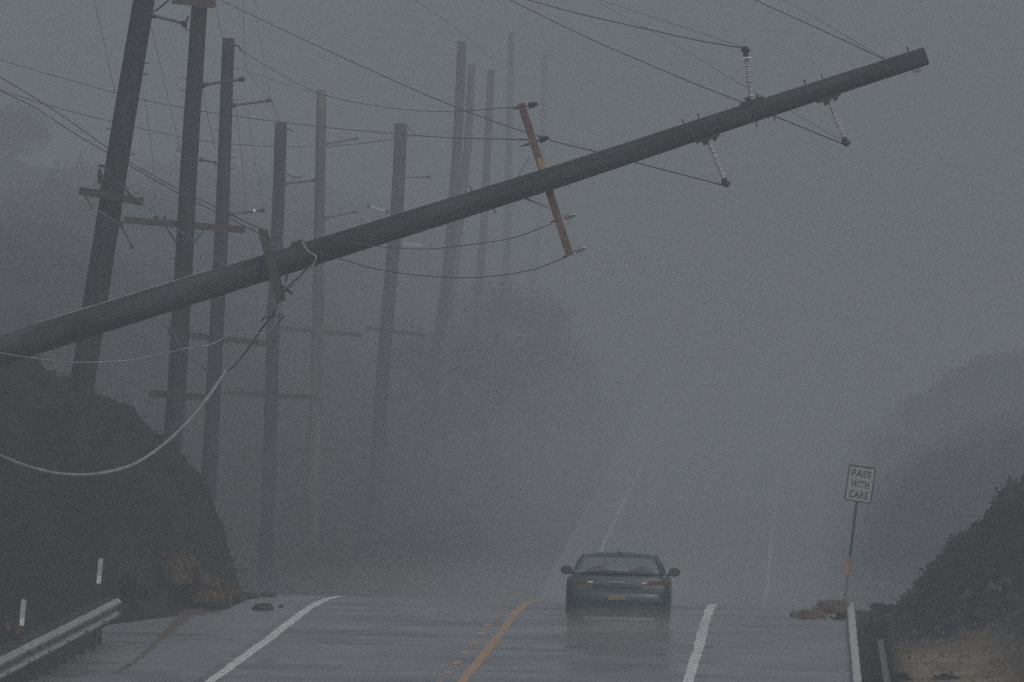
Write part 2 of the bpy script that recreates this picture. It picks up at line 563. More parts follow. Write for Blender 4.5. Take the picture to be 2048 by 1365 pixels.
setprops(kerb, 'pale concrete kerb along the right shoulder', kind='structure')
dr = rail_strip([(6.292, -.43), (6.60, -.43), (6.62, -.02), (6.64, -.02), (6.64, -.5), (6.292, -.5)], 90, 190, 2.0, 'drain_channel', M_DRAIN)
setprops(dr, 'black open drain channel behind the right kerb', kind='structure')
rail_strip([(6.645, -.45), (6.645, .03), (6.73, .03), (6.75, .0), (6.75, -.45)], 90, 172, 1.0, 'drain_lip', M_LIP, dr)

# ------------------------------------------------------------------ foliage scatter
def leaf_mesh(name, centres, size, flat=0.0, blade=False, aspect=.55):
    n = len(centres)
    d = rng.normal(size=(n, 3))
    if blade:
        d[:, 2] = np.abs(d[:, 2]) + 1.6
        d[:, :2] *= .55
    d /= np.linalg.norm(d, axis=1)[:, None]
    r = rng.normal(size=(n, 3))
    e = np.cross(d, r); e /= np.linalg.norm(e, axis=1)[:, None]
    s = (size * (.6 + .8 * rng.random(n)))[:, None] if np.isscalar(size) else (np.asarray(size) * (.6 + .8 * rng.random(n)))[:, None]
    c = centres
    a = c - d * s * .5; b = c + d * s * .5
    w = e * s * aspect * .5
    m1 = c - w; m2 = c + w
    v = np.stack([a, m1, b, m2], 1).reshape(-1, 3)
    f = np.arange(4 * n).reshape(n, 4)
    return np_mesh(name, v, f)

def cover(y0, y1, o0, o1, nclump, per, rad, minh, maxh=99):
    pts = []
    tries = 0
    while len(pts) < nclump and tries < nclump * 30:
        tries += 1
        y = rng.uniform(y0, y1); o = rng.uniform(o0, o1)
        z, h, s = terrain(o, y)
        if h < minh or h > maxh: continue
        pts.append((road_x(y) + o, y, float(gz_full(o, y)), rad * rng.uniform(.5, 1.35)))
    pts = np.array(pts)
    c = np.repeat(pts, per, axis=0)
    g = rng.normal(size=(len(c), 3))
    g /= np.linalg.norm(g, axis=1)[:, None]
    g *= (rng.random(len(c)) ** .45)[:, None]
    q = c[:, :3] + g * c[:, 3:4] * np.array([1, 1, .8])
    q[:, 2] += c[:, 3] * .15
    return q

q = cover(150, 202, -13, -4.6, 1500, 26, .19, .12)
o = link_mesh('bank_scrub', leaf_mesh('bank_scrub', q, .055), M_LEAF)
setprops(o, 'low dark scrub covering the steep bank on the left', 'scrub', kind='stuff')
q = cover(172, 204, 6.9, 13, 1200, 34, .16, .10)
o = link_mesh('slope_scrub', leaf_mesh('slope_scrub', q, .08), M_LEAF)
setprops(o, 'low dark scrub covering the slope at the right edge', 'scrub', kind='stuff')
q = cover(275, 430, -30, -7, 1400, 60, .8, .8)
q2 = cover(430, 640, -36, -8, 600, 60, 1.3, 1.0)
o = link_mesh('hillside_wood', leaf_mesh('hillside_wood', np.vstack([q, q2]), np.concatenate([np.full(len(q), .20), np.full(len(q2), .32)])), M_LEAF_FAR)
setprops(o, 'misty wooded hillside rising behind the row of standing poles', 'wood', kind='stuff')
q = cover(300, 450, 6.2, 26, 900, 60, .8, .8)
o = link_mesh('bank_wood', leaf_mesh('bank_wood', q, .16), M_LEAF_FAR)
setprops(o, 'hazy wooded bank behind the white sign on the right', 'wood', kind='stuff')
# rough verge at the foot of the standing poles
q = cover(215, 330, -14, -5.5, 900, 30, .35, .0, 3.0)
o = link_mesh('verge_grass', leaf_mesh('verge_grass', q, .2, blade=True, aspect=.2), M_LEAF_FAR)
setprops(o, 'rough dull grass on the verge beyond the crest on the left', 'grass', kind='stuff')

def bush(name, base, w, h, nleaf, size, mat, label, cat, group=None, blade=False, lean=0.0, clumps=14, depth=None):
    root = thing(name, base, label, cat, group)
    cl = []
    for k in range(clumps):
        a = rng.uniform(0, 2 * math.pi); r = rng.random() ** .6
        zc = rng.random() ** .8
        rr = (1 - .55 * zc) * r
        cl.append((math.cos(a) * rr * w, math.sin(a) * rr * (depth or w), zc * h * .85, rng.uniform(.18, .36) * min(w, h)))
    cl = np.array(cl)
    c = cl[rng.integers(0, clumps, nleaf)]
    g = rng.normal(size=(nleaf, 3)); g /= np.linalg.norm(g, axis=1)[:, None]
    g *= (rng.random(nleaf) ** .5)[:, None]
    p = c[:, :3] + g * c[:, 3:4]
    p[:, 0] += p[:, 2] * lean
    p[:, 2] = np.maximum(p[:, 2], .01)
    link_mesh('foliage', leaf_mesh('foliage', p, size, blade=blade, aspect=.22 if blade else .6), mat, root)
    mb = MB()
    for k in range(min(9, clumps)):
        e = Vector(cl[k][:3])
        mb.tube(spline([Vector((0, 0, -.15)), Vector((e.x * .3, e.y * .3, e.z * .5)), e], 3), [.03 * min(1.5, h), .028 * min(1.5, h), .025, .02, .018, .014, .01][:7], 5)
    o = link_mesh('stem', mb.mesh('stem', (0, 0, 0)), M_BARK, root)
    return root

def on_ground(u, d, dz=-.05):
    x = (u - 1024) / FPX * d
    return Vector((x, d, float(gz_full(x - road_x(d), d)) + dz))

def on_view(u, v, d0=130.0, d1=260.0, dz=-.05):
    d = d0
    while d < d1:
        p = P(u, v, d)
        off = p.x - road_x(d)
        z = max(float(gz_full(off, d)), float(pave_z(off, d)) if left_edge(d) < off < 6.1 else -99)
        if p.z <= z: return Vector((p.x, d, z + dz))
        d += .15
    return on_ground(u, d0)

# dry rust-coloured growth at the foot of the left bank
bush('dry_bush', on_view(350, 1172), .60, .48, 4200, .11, M_DRY, 'rust coloured dry bush part way up the foot of the left bank', 'bush', 'dry bushes by the left shoulder', blade=True, clumps=70)
bush('dry_bush', on_view(398, 1208), .62, .50, 4600, .11, M_DRY, 'widest rust coloured dry bush where the left bank meets the shoulder', 'bush', 'dry bushes by the left shoulder', blade=True, clumps=70)
bush('dry_bush', on_view(448, 1203), .50, .36, 3600, .10, M_DRY, 'low rust coloured dry bush at the tip of the left bank', 'bush', 'dry bushes by the left shoulder', blade=True, clumps=70)
bush('dry_bush', on_view(14, 1262), .30, .22, 900, .10, M_DRY, 'small brown bush behind the guardrail at the left edge', 'bush', blade=True)
bush('shrub', on_view(262, 1205), .40, .55, 1500, .09, M_LEAF, 'dark shrub on the bank just beyond the guardrail end', 'shrub')
# right verge
bush('weed_clump', on_view(1618, 1236), .52, .16, 800, .13, M_DRYGRASS, 'low brown weeds spilling onto the right shoulder, nearest the road', 'weeds', 'weeds by the sign', blade=True, clumps=70, depth=1.6)
bush('weed_clump', on_view(1668, 1226), .52, .24, 1100, .14, M_DRYGRASS, 'brown weed clump right at the foot of the white sign', 'weeds', 'weeds by the sign', blade=True, clumps=80, depth=1.6)
bush('shrub', on_view(1682, 1240), .17, .16, 700, .06, M_LEAF, 'small dark green shrub against the top of the kerb', 'shrub')
bush('shrub', on_view(1768, 1228), .40, .22, 1500, .07, M_LEAF, 'flat dark shrub between the kerb end and the right slope', 'shrub')
bush('shrub', on_ground(1995, 184, -.15), .40, .34, 1600, .08, M_LEAF, 'ragged dark shrub on the skyline of the right slope', 'shrub', 'shrubs on the right slope')
bush('shrub', on_ground(1885, 183, -.15), .32, .28, 1400, .08, M_LEAF, 'dark shrub halfway down the skyline of the right slope', 'shrub', 'shrubs on the right slope')
bush('shrub', on_view(1800, 1362), .24, .16, 1000, .07, M_LEAF, 'dark shrub on tan soil beside the drain, left of two', 'shrub', 'shrubs on the tan soil')
bush('shrub', on_view(1890, 1360), .28, .14, 1000, .07, M_LEAF, 'dark shrub on tan soil at the bottom edge, right of two', 'shrub', 'shrubs on the tan soil')
q = cover(150, 176, 6.95, 10.5, 420, 10, .12, -1)
o = link_mesh('soil_weeds', leaf_mesh('soil_weeds', q, .10, blade=True, aspect=.2), M_DRYGRASS)
setprops(o, 'thin brown weeds scattered over the tan soil at lower right', 'weeds', kind='stuff')

# trees along the left of the far road
def tree(x, y, h, w, label, nleaf=9000, lf=.17):
    base = Vector((x, y, float(gz_full(x - road_x(y), y)) - .1))
    root = thing('tree', base, label, 'tree', 'trees beside the far road')
    mb = MB()
    tops = []
    mb.tube(spline([Vector((0, 0, 0)), Vector((.1 * w, 0, h * .35)), Vector((-.05 * w, .1, h * .75))], 5), [h * .022 * (1 - .08 * k) for k in range(11)], 7)
    for k in range(8):
        a = k * 2.4 + rng.random(); z0 = h * rng.uniform(.25, .6)
        e = Vector((math.cos(a) * w * rng.uniform(.5, .9), math.sin(a) * w * rng.uniform(.5, .9), min(h * .92, z0 + h * rng.uniform(.12, .35))))
        mb.tube(spline([Vector((0, 0, z0)), Vector((e.x * .5, e.y * .5, (z0 + e.z) / 2 + .2)), e], 3), [h * .010, h * .009, h * .008, h * .007, h * .005, h * .004, h * .003], 5)
        tops.append(e)
    link_mesh('trunk', mb.mesh('trunk', (0, 0, 0)), M_BARK, root)
    cl = [(t.x, t.y, t.z, w * rng.uniform(.28, .48)) for t in tops]
    for k in range(16):
        a = rng.uniform(0, 6.28); zc = rng.random()
        r = w * .85 * math.sqrt(max(.08, 1 - (zc * 1.1 - .3) ** 2)) * rng.random() ** .5
        cl.append((math.cos(a) * r, math.sin(a) * r, h * (.22 + .74 * zc), w * rng.uniform(.22, .42)))
    cl = np.array(cl)
    c = cl[rng.integers(0, len(cl), nleaf)]
    g = rng.normal(size=(nleaf, 3)); g /= np.linalg.norm(g, axis=1)[:, None]; g *= (rng.random(nleaf) ** .5)[:, None]
    link_mesh('crown', leaf_mesh('crown', c[:, :3] + g * c[:, 3:4], lf), M_LEAF_FAR, root)
def tree_at(u, vtop, d, w, label, **k):
    x = (u - 1024) / FPX * d
    top = P(u, vtop, d).z
    tree(x, d, top - float(gz_full(x - road_x(d), d)), w, label, **k)
tree_at(985, 545, 470, 3.4, 'tall misty tree behind the lower end of the red crossarm, leftmost of the roadside row')
tree_at(1050, 600, 500, 3.0, 'misty tree left of centre on the far roadside, second of the row')
tree_at(1110, 690, 525, 2.5, 'misty tree on the far roadside where the row steps down, third of the row')
tree_at(1165, 790, 540, 1.7, 'small misty tree beside the far road, nearest the carriageway')
tree_at(880, 640, 440, 3.2, 'misty tree on the hillside between the leaning pair of poles and the road')
tree_at(12, 225, 560, 2.6, 'hazy treetop at the left edge of the picture', nleaf=9000)
for args in ((1965, 742, 405, 2.2, 'rounded hazy tree at the right edge behind the slope, tallest there'),
             (1890, 800, 400, 1.8, 'rounded hazy tree beside the tallest one, right of the sign'),
             (1825, 885, 395, 1.4, 'low hazy tree just right of the white sign'),
             (2050, 722, 410, 2.4, 'hazy tree cut off by the right edge of the picture')):
    tree_at(*args, nleaf=9000, lf=.16)

# clods on the left shoulder
def clod(u, d, r, hh, label):
    x = (u - 1024) / FPX * d
    z = float(pave_z(x - road_x(d), d))
    bm = bmesh.new(); bmesh.ops.create_icosphere(bm, subdivisions=3, radius=1)
    for vtx in bm.verts:
        k = 1 + .45 * mnoise.noise(vtx.co * 2.2 + Vector((u, 0, 0)))
        vtx.co = Vector((vtx.co.x * r * k, vtx.co.y * r * 1.8 * k, max(-.02, vtx.co.z * hh * k)))
    me = bpy.data.meshes.new('dirt_clod'); bm.to_mesh(me); bm.free()
    o = link_mesh('dirt_clod', me, M_CLOD); o.location = (x, d, z)
    setprops(o, label, 'clod', 'clods fallen on the left shoulder')
clod(526, 180.0, .19, .13, 'largest dark clod lying on the left shoulder')
clod(512, 180.5, .08, .05, 'small flat clod touching the left side of the largest clod')
clod(562, 181.5, .05, .05, 'tiny dark clod to the right of the largest clod')
clod(535, 189.0, .16, .10, 'dark clod lying flat at the crest beyond the largest one')
clod(505, 187.5, .15, .12, 'dark clod against the foot of the bank at the crest')

# ------------------------------------------------------------------ poles
def shaft_pts(uv, D, n=6):
    return spline([P(u, v, D) for u, v in uv], n)

bolt_mb = MB()
bolt_mb.tube([Vector((0, 0, -.05)), Vector((0, 0, .085)), Vector((0, .0, .09)), Vector((0, 0.008, .10))], [.011, .011, .018, .018], 6)
BOLT = bolt_mb.mesh('step_bolt'); BOLT.materials.append(M_DARKSTEEL)

def step_bolt(root, u, v, D, du, dv):
    a = P(u, v, D); b = P(u + du, v + dv, D)
    place('step_bolt', BOLT, root, frame(a, b - a))

def sheds(n, r1, r0, t0=.06, t1=.94):
    pr = [(0, r0 * 1.3), (t0, r0 * 1.3), (t0, r0)]
    for k in range(n):
        t = t0 + (t1 - t0) * (k + .15) / n; dt = (t1 - t0) / n
        rr = r1 if k % 2 == 0 else r1 * .82
        pr += [(t, r0), (t + dt * .30, rr), (t + dt * .42, rr), (t + dt * .62, r0)]
    pr += [(t1, r0), (t1, r0 * 1.3), (1, r0 * 1.3)]
    return pr

def line_post(root, b, t, D, name='insulator', r=.055, n=11, plate=True, clamp=True, mat=None, D2=None):
    a = P(b[0], b[1], D); e = P(t[0], t[1], D2 or D)
    L = e - a
    o = MB().lathe(a, a + L * .84, sheds(n, r, r * .45), 9).build(name, mat or M_INSUL_DARK, root)
    if clamp:
        mb = MB(); c = a + L * .92
        mb.lathe(a + L * .83, e, [(0, r * .5), (.2, r * .9), (.45, r * 1.05), (.55, r * .75), (.7, r * 1.1), (.9, r * .8), (1, r * .4)], 8)
        p, q = basis(L)
        mb.bar(c - q * .0 - p * .10, c + p * .10, .05, .045)
        mb.build('end_clamp', M_DARKSTEEL, o)
    if plate:
        MB().lathe(a - L.normalized() * .06, a + L.normalized() * .05, [(0, r * 1.5), (.5, r * 1.5), (.6, r), (1, r * .9)], 8).build('base_flange', M_DARKSTEEL, o)
    return o

def crossarm(root, a, b, D, w, mat, dy=0.0, name='crossarm'):
    pa = P(*a, D) + Vector((0, dy, 0)); pb = P(*b, D) + Vector((0, dy, 0))
    return MB().bar(pa, pb, w, w * 1.15).build(name, mat, root)

def pin(arm, u, v, du, dv, D, dy=0, s=1.0, mat=None):
    a = P(u, v, D) + Vector((0, dy, 0)); b = P(u + du, v + dv, D) + Vector((0, dy, 0))
    o = MB().lathe(a, b, [(0, .012 * s), (.35, .012 * s), (.36, .05 * s), (.5, .055 * s), (.55, .035 * s), (.62, .05 * s), (.74, .052 * s), (.8, .03 * s), (.86, .036 * s), (1, .02 * s)], 8).build('pin_insulator', mat or M_DARKSTEEL, arm)
    return o

GROUP_P = 'standing utility poles left of the road'
def pole(uv, D, dt, db, label, mat=None, group=GROUP_P, sides=18):
    uv = list(uv)
    # carry the butt on down into the ground
    (u1, v1), (u2, v2) = uv[-2], uv[-1]
    for k in range(60):
        u_, v_ = uv[-1]
        p = P(u_, v_, D)
        if p.z < float(gz_full(p.x - road_x(D), D)) - .6: break
        uv.append((u_ + (u2 - u1) * 60 / (v2 - v1), v_ + 60))
    pts = shaft_pts(uv, D, 5)
    n = len(pts)
    # cumulative length for taper
    L = [0]
    for i in range(1, n): L.append(L[-1] + (pts[i] - pts[i - 1]).length)
    rad = [(dt + (db - dt) * l / L[-1]) / 2 for l in L]
    root = thing('utility_pole', pts[-1], label, 'utility pole', group)
    MB().tube(pts, rad, sides, wob=.05).build('shaft', mat or M_POLE, root, True)
    return root

# --- pole 1: nearest standing pole, leaning right
D = 189
p1 = pole([(318, -180), (288, 0), (232, 340), (172, 720)], D, .39, .485, 'nearest standing pole, thick and leaning right, behind the left bank')
a = crossarm(p1, (160, 382), (288, 405), D, .13, M_ARM_DARK, -.30)
pin(a, 203, 384, -2, -46, D, -.30, 1.0)
MB().tube(spline([P(196, 385, D - .3), P(206, 372, D - .3), P(214, 350, D - .3)], 4), .02, 6).build('brace', M_DARKSTEEL, a)
MB().tube(spline([P(168, 390, D - .3), P(178, 405, D - .3), P(186, 418, D - .3)], 4), .015, 6).build('tie_wire', M_WIRE, a)
MB().tube(spline([P(250, 374, D - .3), P(258, 388, D - .3), P(266, 396, D - .3)], 4), .03, 6).build('brace', M_DARKSTEEL, a)
MB().bar(P(197, 331, D - .25), P(212, 335, D - .25), .05, .06).build('bracket', M_DARKSTEEL, p1)
line_post(p1, (306, 32), (372, 48), D, r=.045, n=9)
MB().tube(spline([P(308, 24, D), P(322, 14, D), P(338, 0, D)], 4), .02, 6).build('brace', M_DARKSTEEL, p1)
for v, s in ((128, 1), (150, 1), (260, -1), (310, 1)):
    uc = 288 - (v / 340) * 56
    step_bolt(p1, uc + s * 22, v, D, s * 9, -2)
line_post(p1, (242, 450), (266, 498), D, r=.03, n=7, plate=True)

# --- pole 2
D = 208
p2 = pole([(400, -6), (390, 150), (378, 330), (366, 560), (352, 800), (345, 880)], D, .33, .44, 'second standing pole from the left, with a long dull brown crossarm')
a = crossarm(p2, (345, 1), (432, 10), D, .14, M_ARM_BROWN, -.26)
a = crossarm(p2, (246, 440), (490, 460), D, .125, M_ARM_BROWN, .26)
pin(a, 312, 446, -1, -16, D, .26, 1); pin(a, 330, 447, -1, -16, D, .26, .8)
MB().bar(P(330, 452, D + .2), P(352, 486, D + .2), .03, .03).build('brace', M_DARKSTEEL, a)
MB().bar(P(412, 456, D + .2), P(388, 486, D + .2), .03, .03).build('brace', M_DARKSTEEL, a)
a = crossarm(p2, (297, 788), (415, 796), D, .13, M_ARM_DARK, .27)
line_post(p2, (370, 50), (378, 30), D, r=.04, n=4, clamp=False)
line_post(p2, (408, 170), (490, 158), D, r=.05, n=9)
line_post(p2, (404, 320), (433, 326), D, r=.035, n=6)
for v, s in ((62, -1), (158, -1), (184, -1), (300, -1), (305, -1), (470, 1), (520, -1)):
    uc = float(np.interp(v, [0, 150, 330, 560, 800], [400, 390, 378, 366, 352]))
    step_bolt(p2, uc + s * 17, v, D, s * 8, -3)

# --- pole 3
D = 236
p3 = pole([(457, 77), (451, 250), (444, 440), (433, 660), (421, 900)], D, .29, .40, 'third standing pole from the left, its flat top in view below the wires')
line_post(p3, (469, 211), (543, 201), D, r=.045, n=9, clamp=True)
MB().tube(spline([P(468, 91, D), P(477, 93, D), P(482, 101, D)], 4), .03, 6).build('hook', M_DARKSTEEL, p3)
o = line_post(p3, (461, 428), (530, 421), D, r=.045, n=8)
MB().lathe(P(506, 424, D), P(512, 423, D), [(0, .06), (1, .06)], 8).build('shed', M_WHITECAP, o)
a = crossarm(p3, (334, 666), (552, 690), D, .13, M_ARM_DARK, .25)
pin(a, 338, 666, 0, -14, D, .25, .9)
for v, s in ((315, 1), (338, 1), (330, -1), (200, 1), (260, -1)):
    uc = float(np.interp(v, [78, 250, 440], [457, 451, 444]))
    step_bolt(p3, uc + s * 13, v, D, s * 8, 0)

# --- pole 4
D = 286
p4 = pole([(562, 246), (557, 400), (545, 700), (540, 900), (533, 1080)], D, .34, .43, 'fourth standing pole from the left, crossed by the fallen pole at mid-height')
line_post(p4, (572, 368), (632, 360), D, r=.05, n=8)
MB().tube(spline([P(572, 347, D), P(588, 355, D), P(604, 354, D)], 3), .02, 5).build('bracket', M_DARKSTEEL, p4)
MB().tube([P(574, 258, D), P(588, 263, D)], .02, 5).build('hook', M_DARKSTEEL, p4)
a = crossarm(p4, (448, 786), (632, 796), D, .13, M_ARM_DARK, .28)

# --- pole 5
D = 335
p5 = pole([(643, 180), (639, 440), (634.5, 700), (629, 900)], D, .32, .48, 'pale weathered pole, fifth from the left and taller than its neighbours', M_POLE_GREY)
line_post(p5, (653, 288), (718, 277), D, r=.05, n=8)
line_post(p5, (652, 436), (715, 424), D, r=.05, n=8)
a = crossarm(p5, (545, 655), (724, 671), D, .14, M_ARM_DARK, .3)
a = crossarm(p5, (590, 900), (672, 903), D, .13, M_ARM_DARK, .3)

# --- pole 6
D = 365
p6 = pole([(802, 247), (795, 400), (778, 600), (766, 750), (757, 880), (745, 1050)], D, .46, .52, 'thick hazy pole, sixth from the left, leaning gently right')
MB().tube(spline([P(813, 250, D), P(824, 264, D), P(836, 272, D)], 3), .025, 5).build('bracket', M_DARKSTEEL, p6)
line_post(p6, (806, 356), (862, 354), D, r=.05, n=8)
line_post(p6, (774, 424), (734, 412), D, r=.06, n=6, mat=M_WHITECAP)
a = crossarm(p6, (728, 656), (850, 672), D, .14, M_ARM_DARK, .3)
a = crossarm(p6, (712, 886), (790, 889), D, .13, M_ARM_DARK, .3)
MB().bar(P(805, 488, D), P(845, 491, D), .10, .12).build('equipment_box', M_INSUL, p6)

# --- 7 and its leaning twin
D = 430
p7 = pole([(924, 82), (914, 300), (893, 560), (866, 750), (848, 860)], D, .40, .52, 'hazy pole with a high flat top, left one of the leaning pair')
D = 438
p7b = pole([(944, 128), (936, 280), (924, 400), (906, 560), (884, 800)], D, .33, .46, 'hazy pole with a lower top, right one of the leaning pair', M_POLE_GREY)
line_post(p7b, (935, 282), (905, 268), D, r=.06, n=5)
# --- the fainter ones
p8 = pole([(982, 140), (975, 300), (968, 440), (957, 600)], 485, .36, .42, 'faint pole just right of the leaning pair')
p9 = pole([(1023, 65), (1018, 280), (1015, 440), (1007, 620)], 560, .38, .46, 'very faint tall pole just left of the red crossarm')
line_post(p9, (1014, 458), (985, 458), 560, r=.06, n=5)
p10 = pole([(1090, 100), (1084, 300), (1074, 500), (1060, 660)], 640, .38, .46, 'barely visible pole showing above the red crossarm')
p11 = pole([(1147, 200), (1140, 420), (1122, 640)], 740, .38, .46, 'ghostly pole right of the red crossarm, almost lost in haze')
p12 = pole([(1186, 240), (1180, 420), (1165, 640)], 840, .38, .46, 'farthest ghostly pole, the last before the haze swallows the row')

# ------------------------------------------------------------------ the fallen pole
DF = 163.0
axis_uv = [(1853, 112), (1480, 233), (1100, 358), (640, 502), (195, 641), (0, 702), (-360, 815)]
pts = spline([P(u, v, DF) for u, v in axis_uv], 8)
L = [0]
for i in range(1, len(pts)): L.append(L[-1] + (pts[i] - pts[i - 1]).length)
rad = [(.295 + .0118 * l) / 2 for l in L]
fp = thing('utility_pole', pts[-1], 'long fallen pole lying aslant across the road from the left bank', 'utility pole')
MB().tube(pts, rad, 24, wob=.035).build('shaft', M_POLE_FALLEN, fp, True)
ax = (P(1480, 233, DF) - P(1100, 358, DF)).normalized()       # towards the tip
nrm = Vector((-ax.z, 0, ax.x))                                 # up, across the pole
def fp_pt(u, side, extra=0.0):
    """point on the upper (+1) or lower (-1) edge of the fallen pole"""
    v = float(np.interp(u, [q[0] for q in axis_uv[::-1]], [q[1] for q in axis_uv[::-1]]))
    l = (P(u, v, DF) - pts[0]).length
    r = (.295 + .0118 * l) / 2
    return P(u, v, DF) + nrm * side * (r + extra)
# red crossarm
dyb = .235
ca = crossarm(fp, (1042, 207), (1140, 512), DF, .125, M_ARM_RED, dyb)
o = MB().bar(P(1079, 316, DF) + Vector((0, dyb - .07, 0)), P(1090, 350, DF) + Vector((0, dyb - .07, 0)), .02, .10, up=ax)
o.build('yellow_tag', M_YELLOW, ca)
MB().bar(P(1060, 311, DF) + Vector((0, .15, 0)), P(1034, 358, DF) + Vector((0, .15, 0)), .035, .03).build('brace', M_STEEL, ca)
MB().bar(P(1100, 417, DF) + Vector((0, .15, 0)), P(1048, 396, DF) + Vector((0, .15, 0)), .035, .03).build('brace', M_STEEL, ca)
pin(ca, 1046, 214, 30, -7, DF, dyb, 1.0); pin(ca, 1068, 284, 30, -10, DF, dyb, 1.0)
pin(ca, 1117, 437, 34, -8, DF, dyb, 1.0, M_STEEL); pin(ca, 1140, 504, 32, -9, DF, dyb, 1.0, M_STEEL)
for (u, v) in ((1034, 216), (1052, 289), (1106, 443), (1132, 512)):
    MB().bar(P(u - 6, v + 2, DF) + Vector((0, dyb, 0)), P(u + 12, v - 3, DF) + Vector((0, dyb, 0)), .03, .03).build('pin_bolt', M_DARKSTEEL, ca)
MB().bar(P(1040, 292, DF) + Vector((0, dyb, 0)), P(1058, 290, DF) + Vector((0, dyb, 0)), .02, .02).build('pin_bolt', M_DARKSTEEL, ca)
# short dark crossarm lower down, on the near side
cb = crossarm(fp, (527, 463), (563, 604), DF, .15, M_ARM_DARK, -.33)
MB().bar(P(562, 570, DF) + Vector((0, -.4, 0)), P(586, 588, DF) + Vector((0, -.4, 0)), .04, .05).build('bracket', M_DARKSTEEL, cb)
MB().bar(P(572, 566, DF) + Vector((0, -.4, 0)), P(576, 548, DF) + Vector((0, -.4, 0)), .035, .04).build('bracket', M_DARKSTEEL, cb)
MB().lathe(P(529, 458, DF) + Vector((0, -.33, 0)), P(527, 468, DF) + Vector((0, -.33, 0)), [(0, .05), (.5, .08), (1, .06)], 8).build('cap', M_DARKSTEEL, cb)
# clamp on the upper edge where the loose cables hang
MB().box(fp_pt(604, 1, .02), (.22, .18, .07), Matrix.Rotation(-.31, 3, 'Y'), .015).build('cable_clamp', M_DARKSTEEL, fp)
# line post insulators near the tip
def fp_ins(bu, side, tip, white=False):
    b = fp_pt(bu, side, .03)
    e = P(tip[0], tip[1], DF)
    Lv = e - b
    o = MB().lathe(b, b + Lv * .80, sheds(15, .058, .026), 10).build('insulator', M_INSUL, fp)
    mb = MB()
    mb.lathe(b + Lv * .80, e, [(0, .03), (.1, .045), (.3, .05), (.36, .03), (.5, .06), (.72, .065), (.8, .04), (.92, .05), (1, .02)], 9)
    c = b + Lv * .92
    mb.bar(c - Vector((.05, .09, 0)), c + Vector((.05, .09, 0)), .06, .05)
    mb.build('end_clamp', M_DARKSTEEL, o)
    if white:
        MB().lathe(b + Lv * .775, b + Lv * .80, [(0, .10), (.5, .09), (1, .035)], 10).build('shed', M_WHITECAP, o)
    mb = MB()
    c = fp_pt(bu, side, .0)
    mb.bar(c - ax * .20, c + ax * .20, .16, .07, up=nrm)
    mb.bar(c + nrm * side * .03 - ax * .05, c + nrm * side * .10 + ax * -.05, .09, .09)
    mb.bar(c + ax * .10 + nrm * side * .0, c + ax * .12 + nrm * side * .08, .05, .07)
    mb.build('mounting_plate', M_DARKSTEEL, o)
fp_ins(1510, 1, (1490, 93), True)
fp_ins(1650, -1, (1695, 293))
fp_ins(1408, -1, (1455, 375))
for u, s, du, dv in ((1375, 1, -5, -9), (1404, 1, -2, -9), (1617, 1, -3, -10), (1652, 1, -4, -11), (1822, 1, -2, -9), (1505, -1, 3, 9), (1541, -1, 3, 9), (950, 1, -3, -9), (980, -1, 3, 9)):
    a = fp_pt(u, s, -.02)
    place('step_bolt', BOLT, fp, frame(a, Vector((du, 0, -dv))))
MB().box(fp_pt(1828, -1, .03), (.14, .12, .05), Matrix.Rotation(-.31, 3, 'Y'), .012).build('tip_bracket', M_STEEL, fp)
# ground wire stapled along the top of the shaft
gp = [fp_pt(u, 1, .012) + Vector((0, -.05, 0)) for u in (90, 150, 220, 300, 370, 430)]
MB().tube(spline(gp, 4), .014, 5).build('ground_wire', M_CABLE, fp)

# ------------------------------------------------------------------ wires
def wire(pl, label, r=.0105, mat=None, name='overhead_wire', cat='wire', group='overhead wires', sides=5):
    pts = spline([P(*q) for q in pl], 8)
    if sides == 5: r *= .85
    me = MB().tube(pts, r, sides).mesh(name, pts[0], True)
    o = link_mesh(name, me, mat or M_WIRE)
    o.location = pts[0]
    return setprops(o, label, cat, group)
wire([(300, -66, 245), (440, 0, 230), (600, 76, 212), (890, 206, 186), (1090, 277, 172), (1190, 303, 168), (1270, 325, 166), (1450, 372, 163)], 'long dark wire from the top left to the lowest insulator near the fallen tip', .0125)
wire([(880, -72, 212), (1020, 0, 200), (1180, 78, 188), (1300, 130, 178), (1400, 172, 171), (1490, 207, 166.5), (1560, 237, 164.6), (1690, 290, 163)], 'dark wire passing behind the fallen tip to its lower right insulator', .0125)
wire([(940, -36, 185), (1070, 4, 176), (1180, 33, 171), (1300, 60, 167), (1400, 82, 164), (1487, 97, 163)], 'upper dark wire ending at the upright insulator with a white shed', .011)
wire([(1180, -6, 240), (1300, 33, 205), (1400, 66, 180), (1487, 95, 163)], 'fainter upper wire ending at the upright insulator', .007)
wire([(1400, -56, 185), (1510, 0, 176), (1640, 59, 169), (1768, 119, 163)], 'dark wire running to the upper side of the fallen tip', .011)
wire([(1540, -14, 220), (1620, 30, 195), (1690, 71, 180), (1768, 117, 163.2)], 'faint thin wire beside the one reaching the fallen tip', .006)
wire([(1200, 8, 230), (1322, 73, 205), (1480, 168, 180), (1582, 223, 172), (1692, 287, 163.2)], 'faint thin wire behind the tip to its lower right insulator', .006)
wire([(1060, 280, 163.3), (900, 276, 215), (790, 268, 240), (640, 254, 250), (480, 234, 256), (370, 217, 258), (230, 186, 260), (0, 120, 260), (-120, 82, 260)], 'faint wire from the left edge to the red crossarm at middle height', .013)
wire([(-100, 146, 250), (0, 180, 255), (100, 212, 262), (220, 243, 270), (370, 276, 280), (470, 289, 292), (590, 294, 310), (720, 288, 335), (805, 277, 362)], 'faint sagging wire from the left edge to the thick sixth pole', .014)
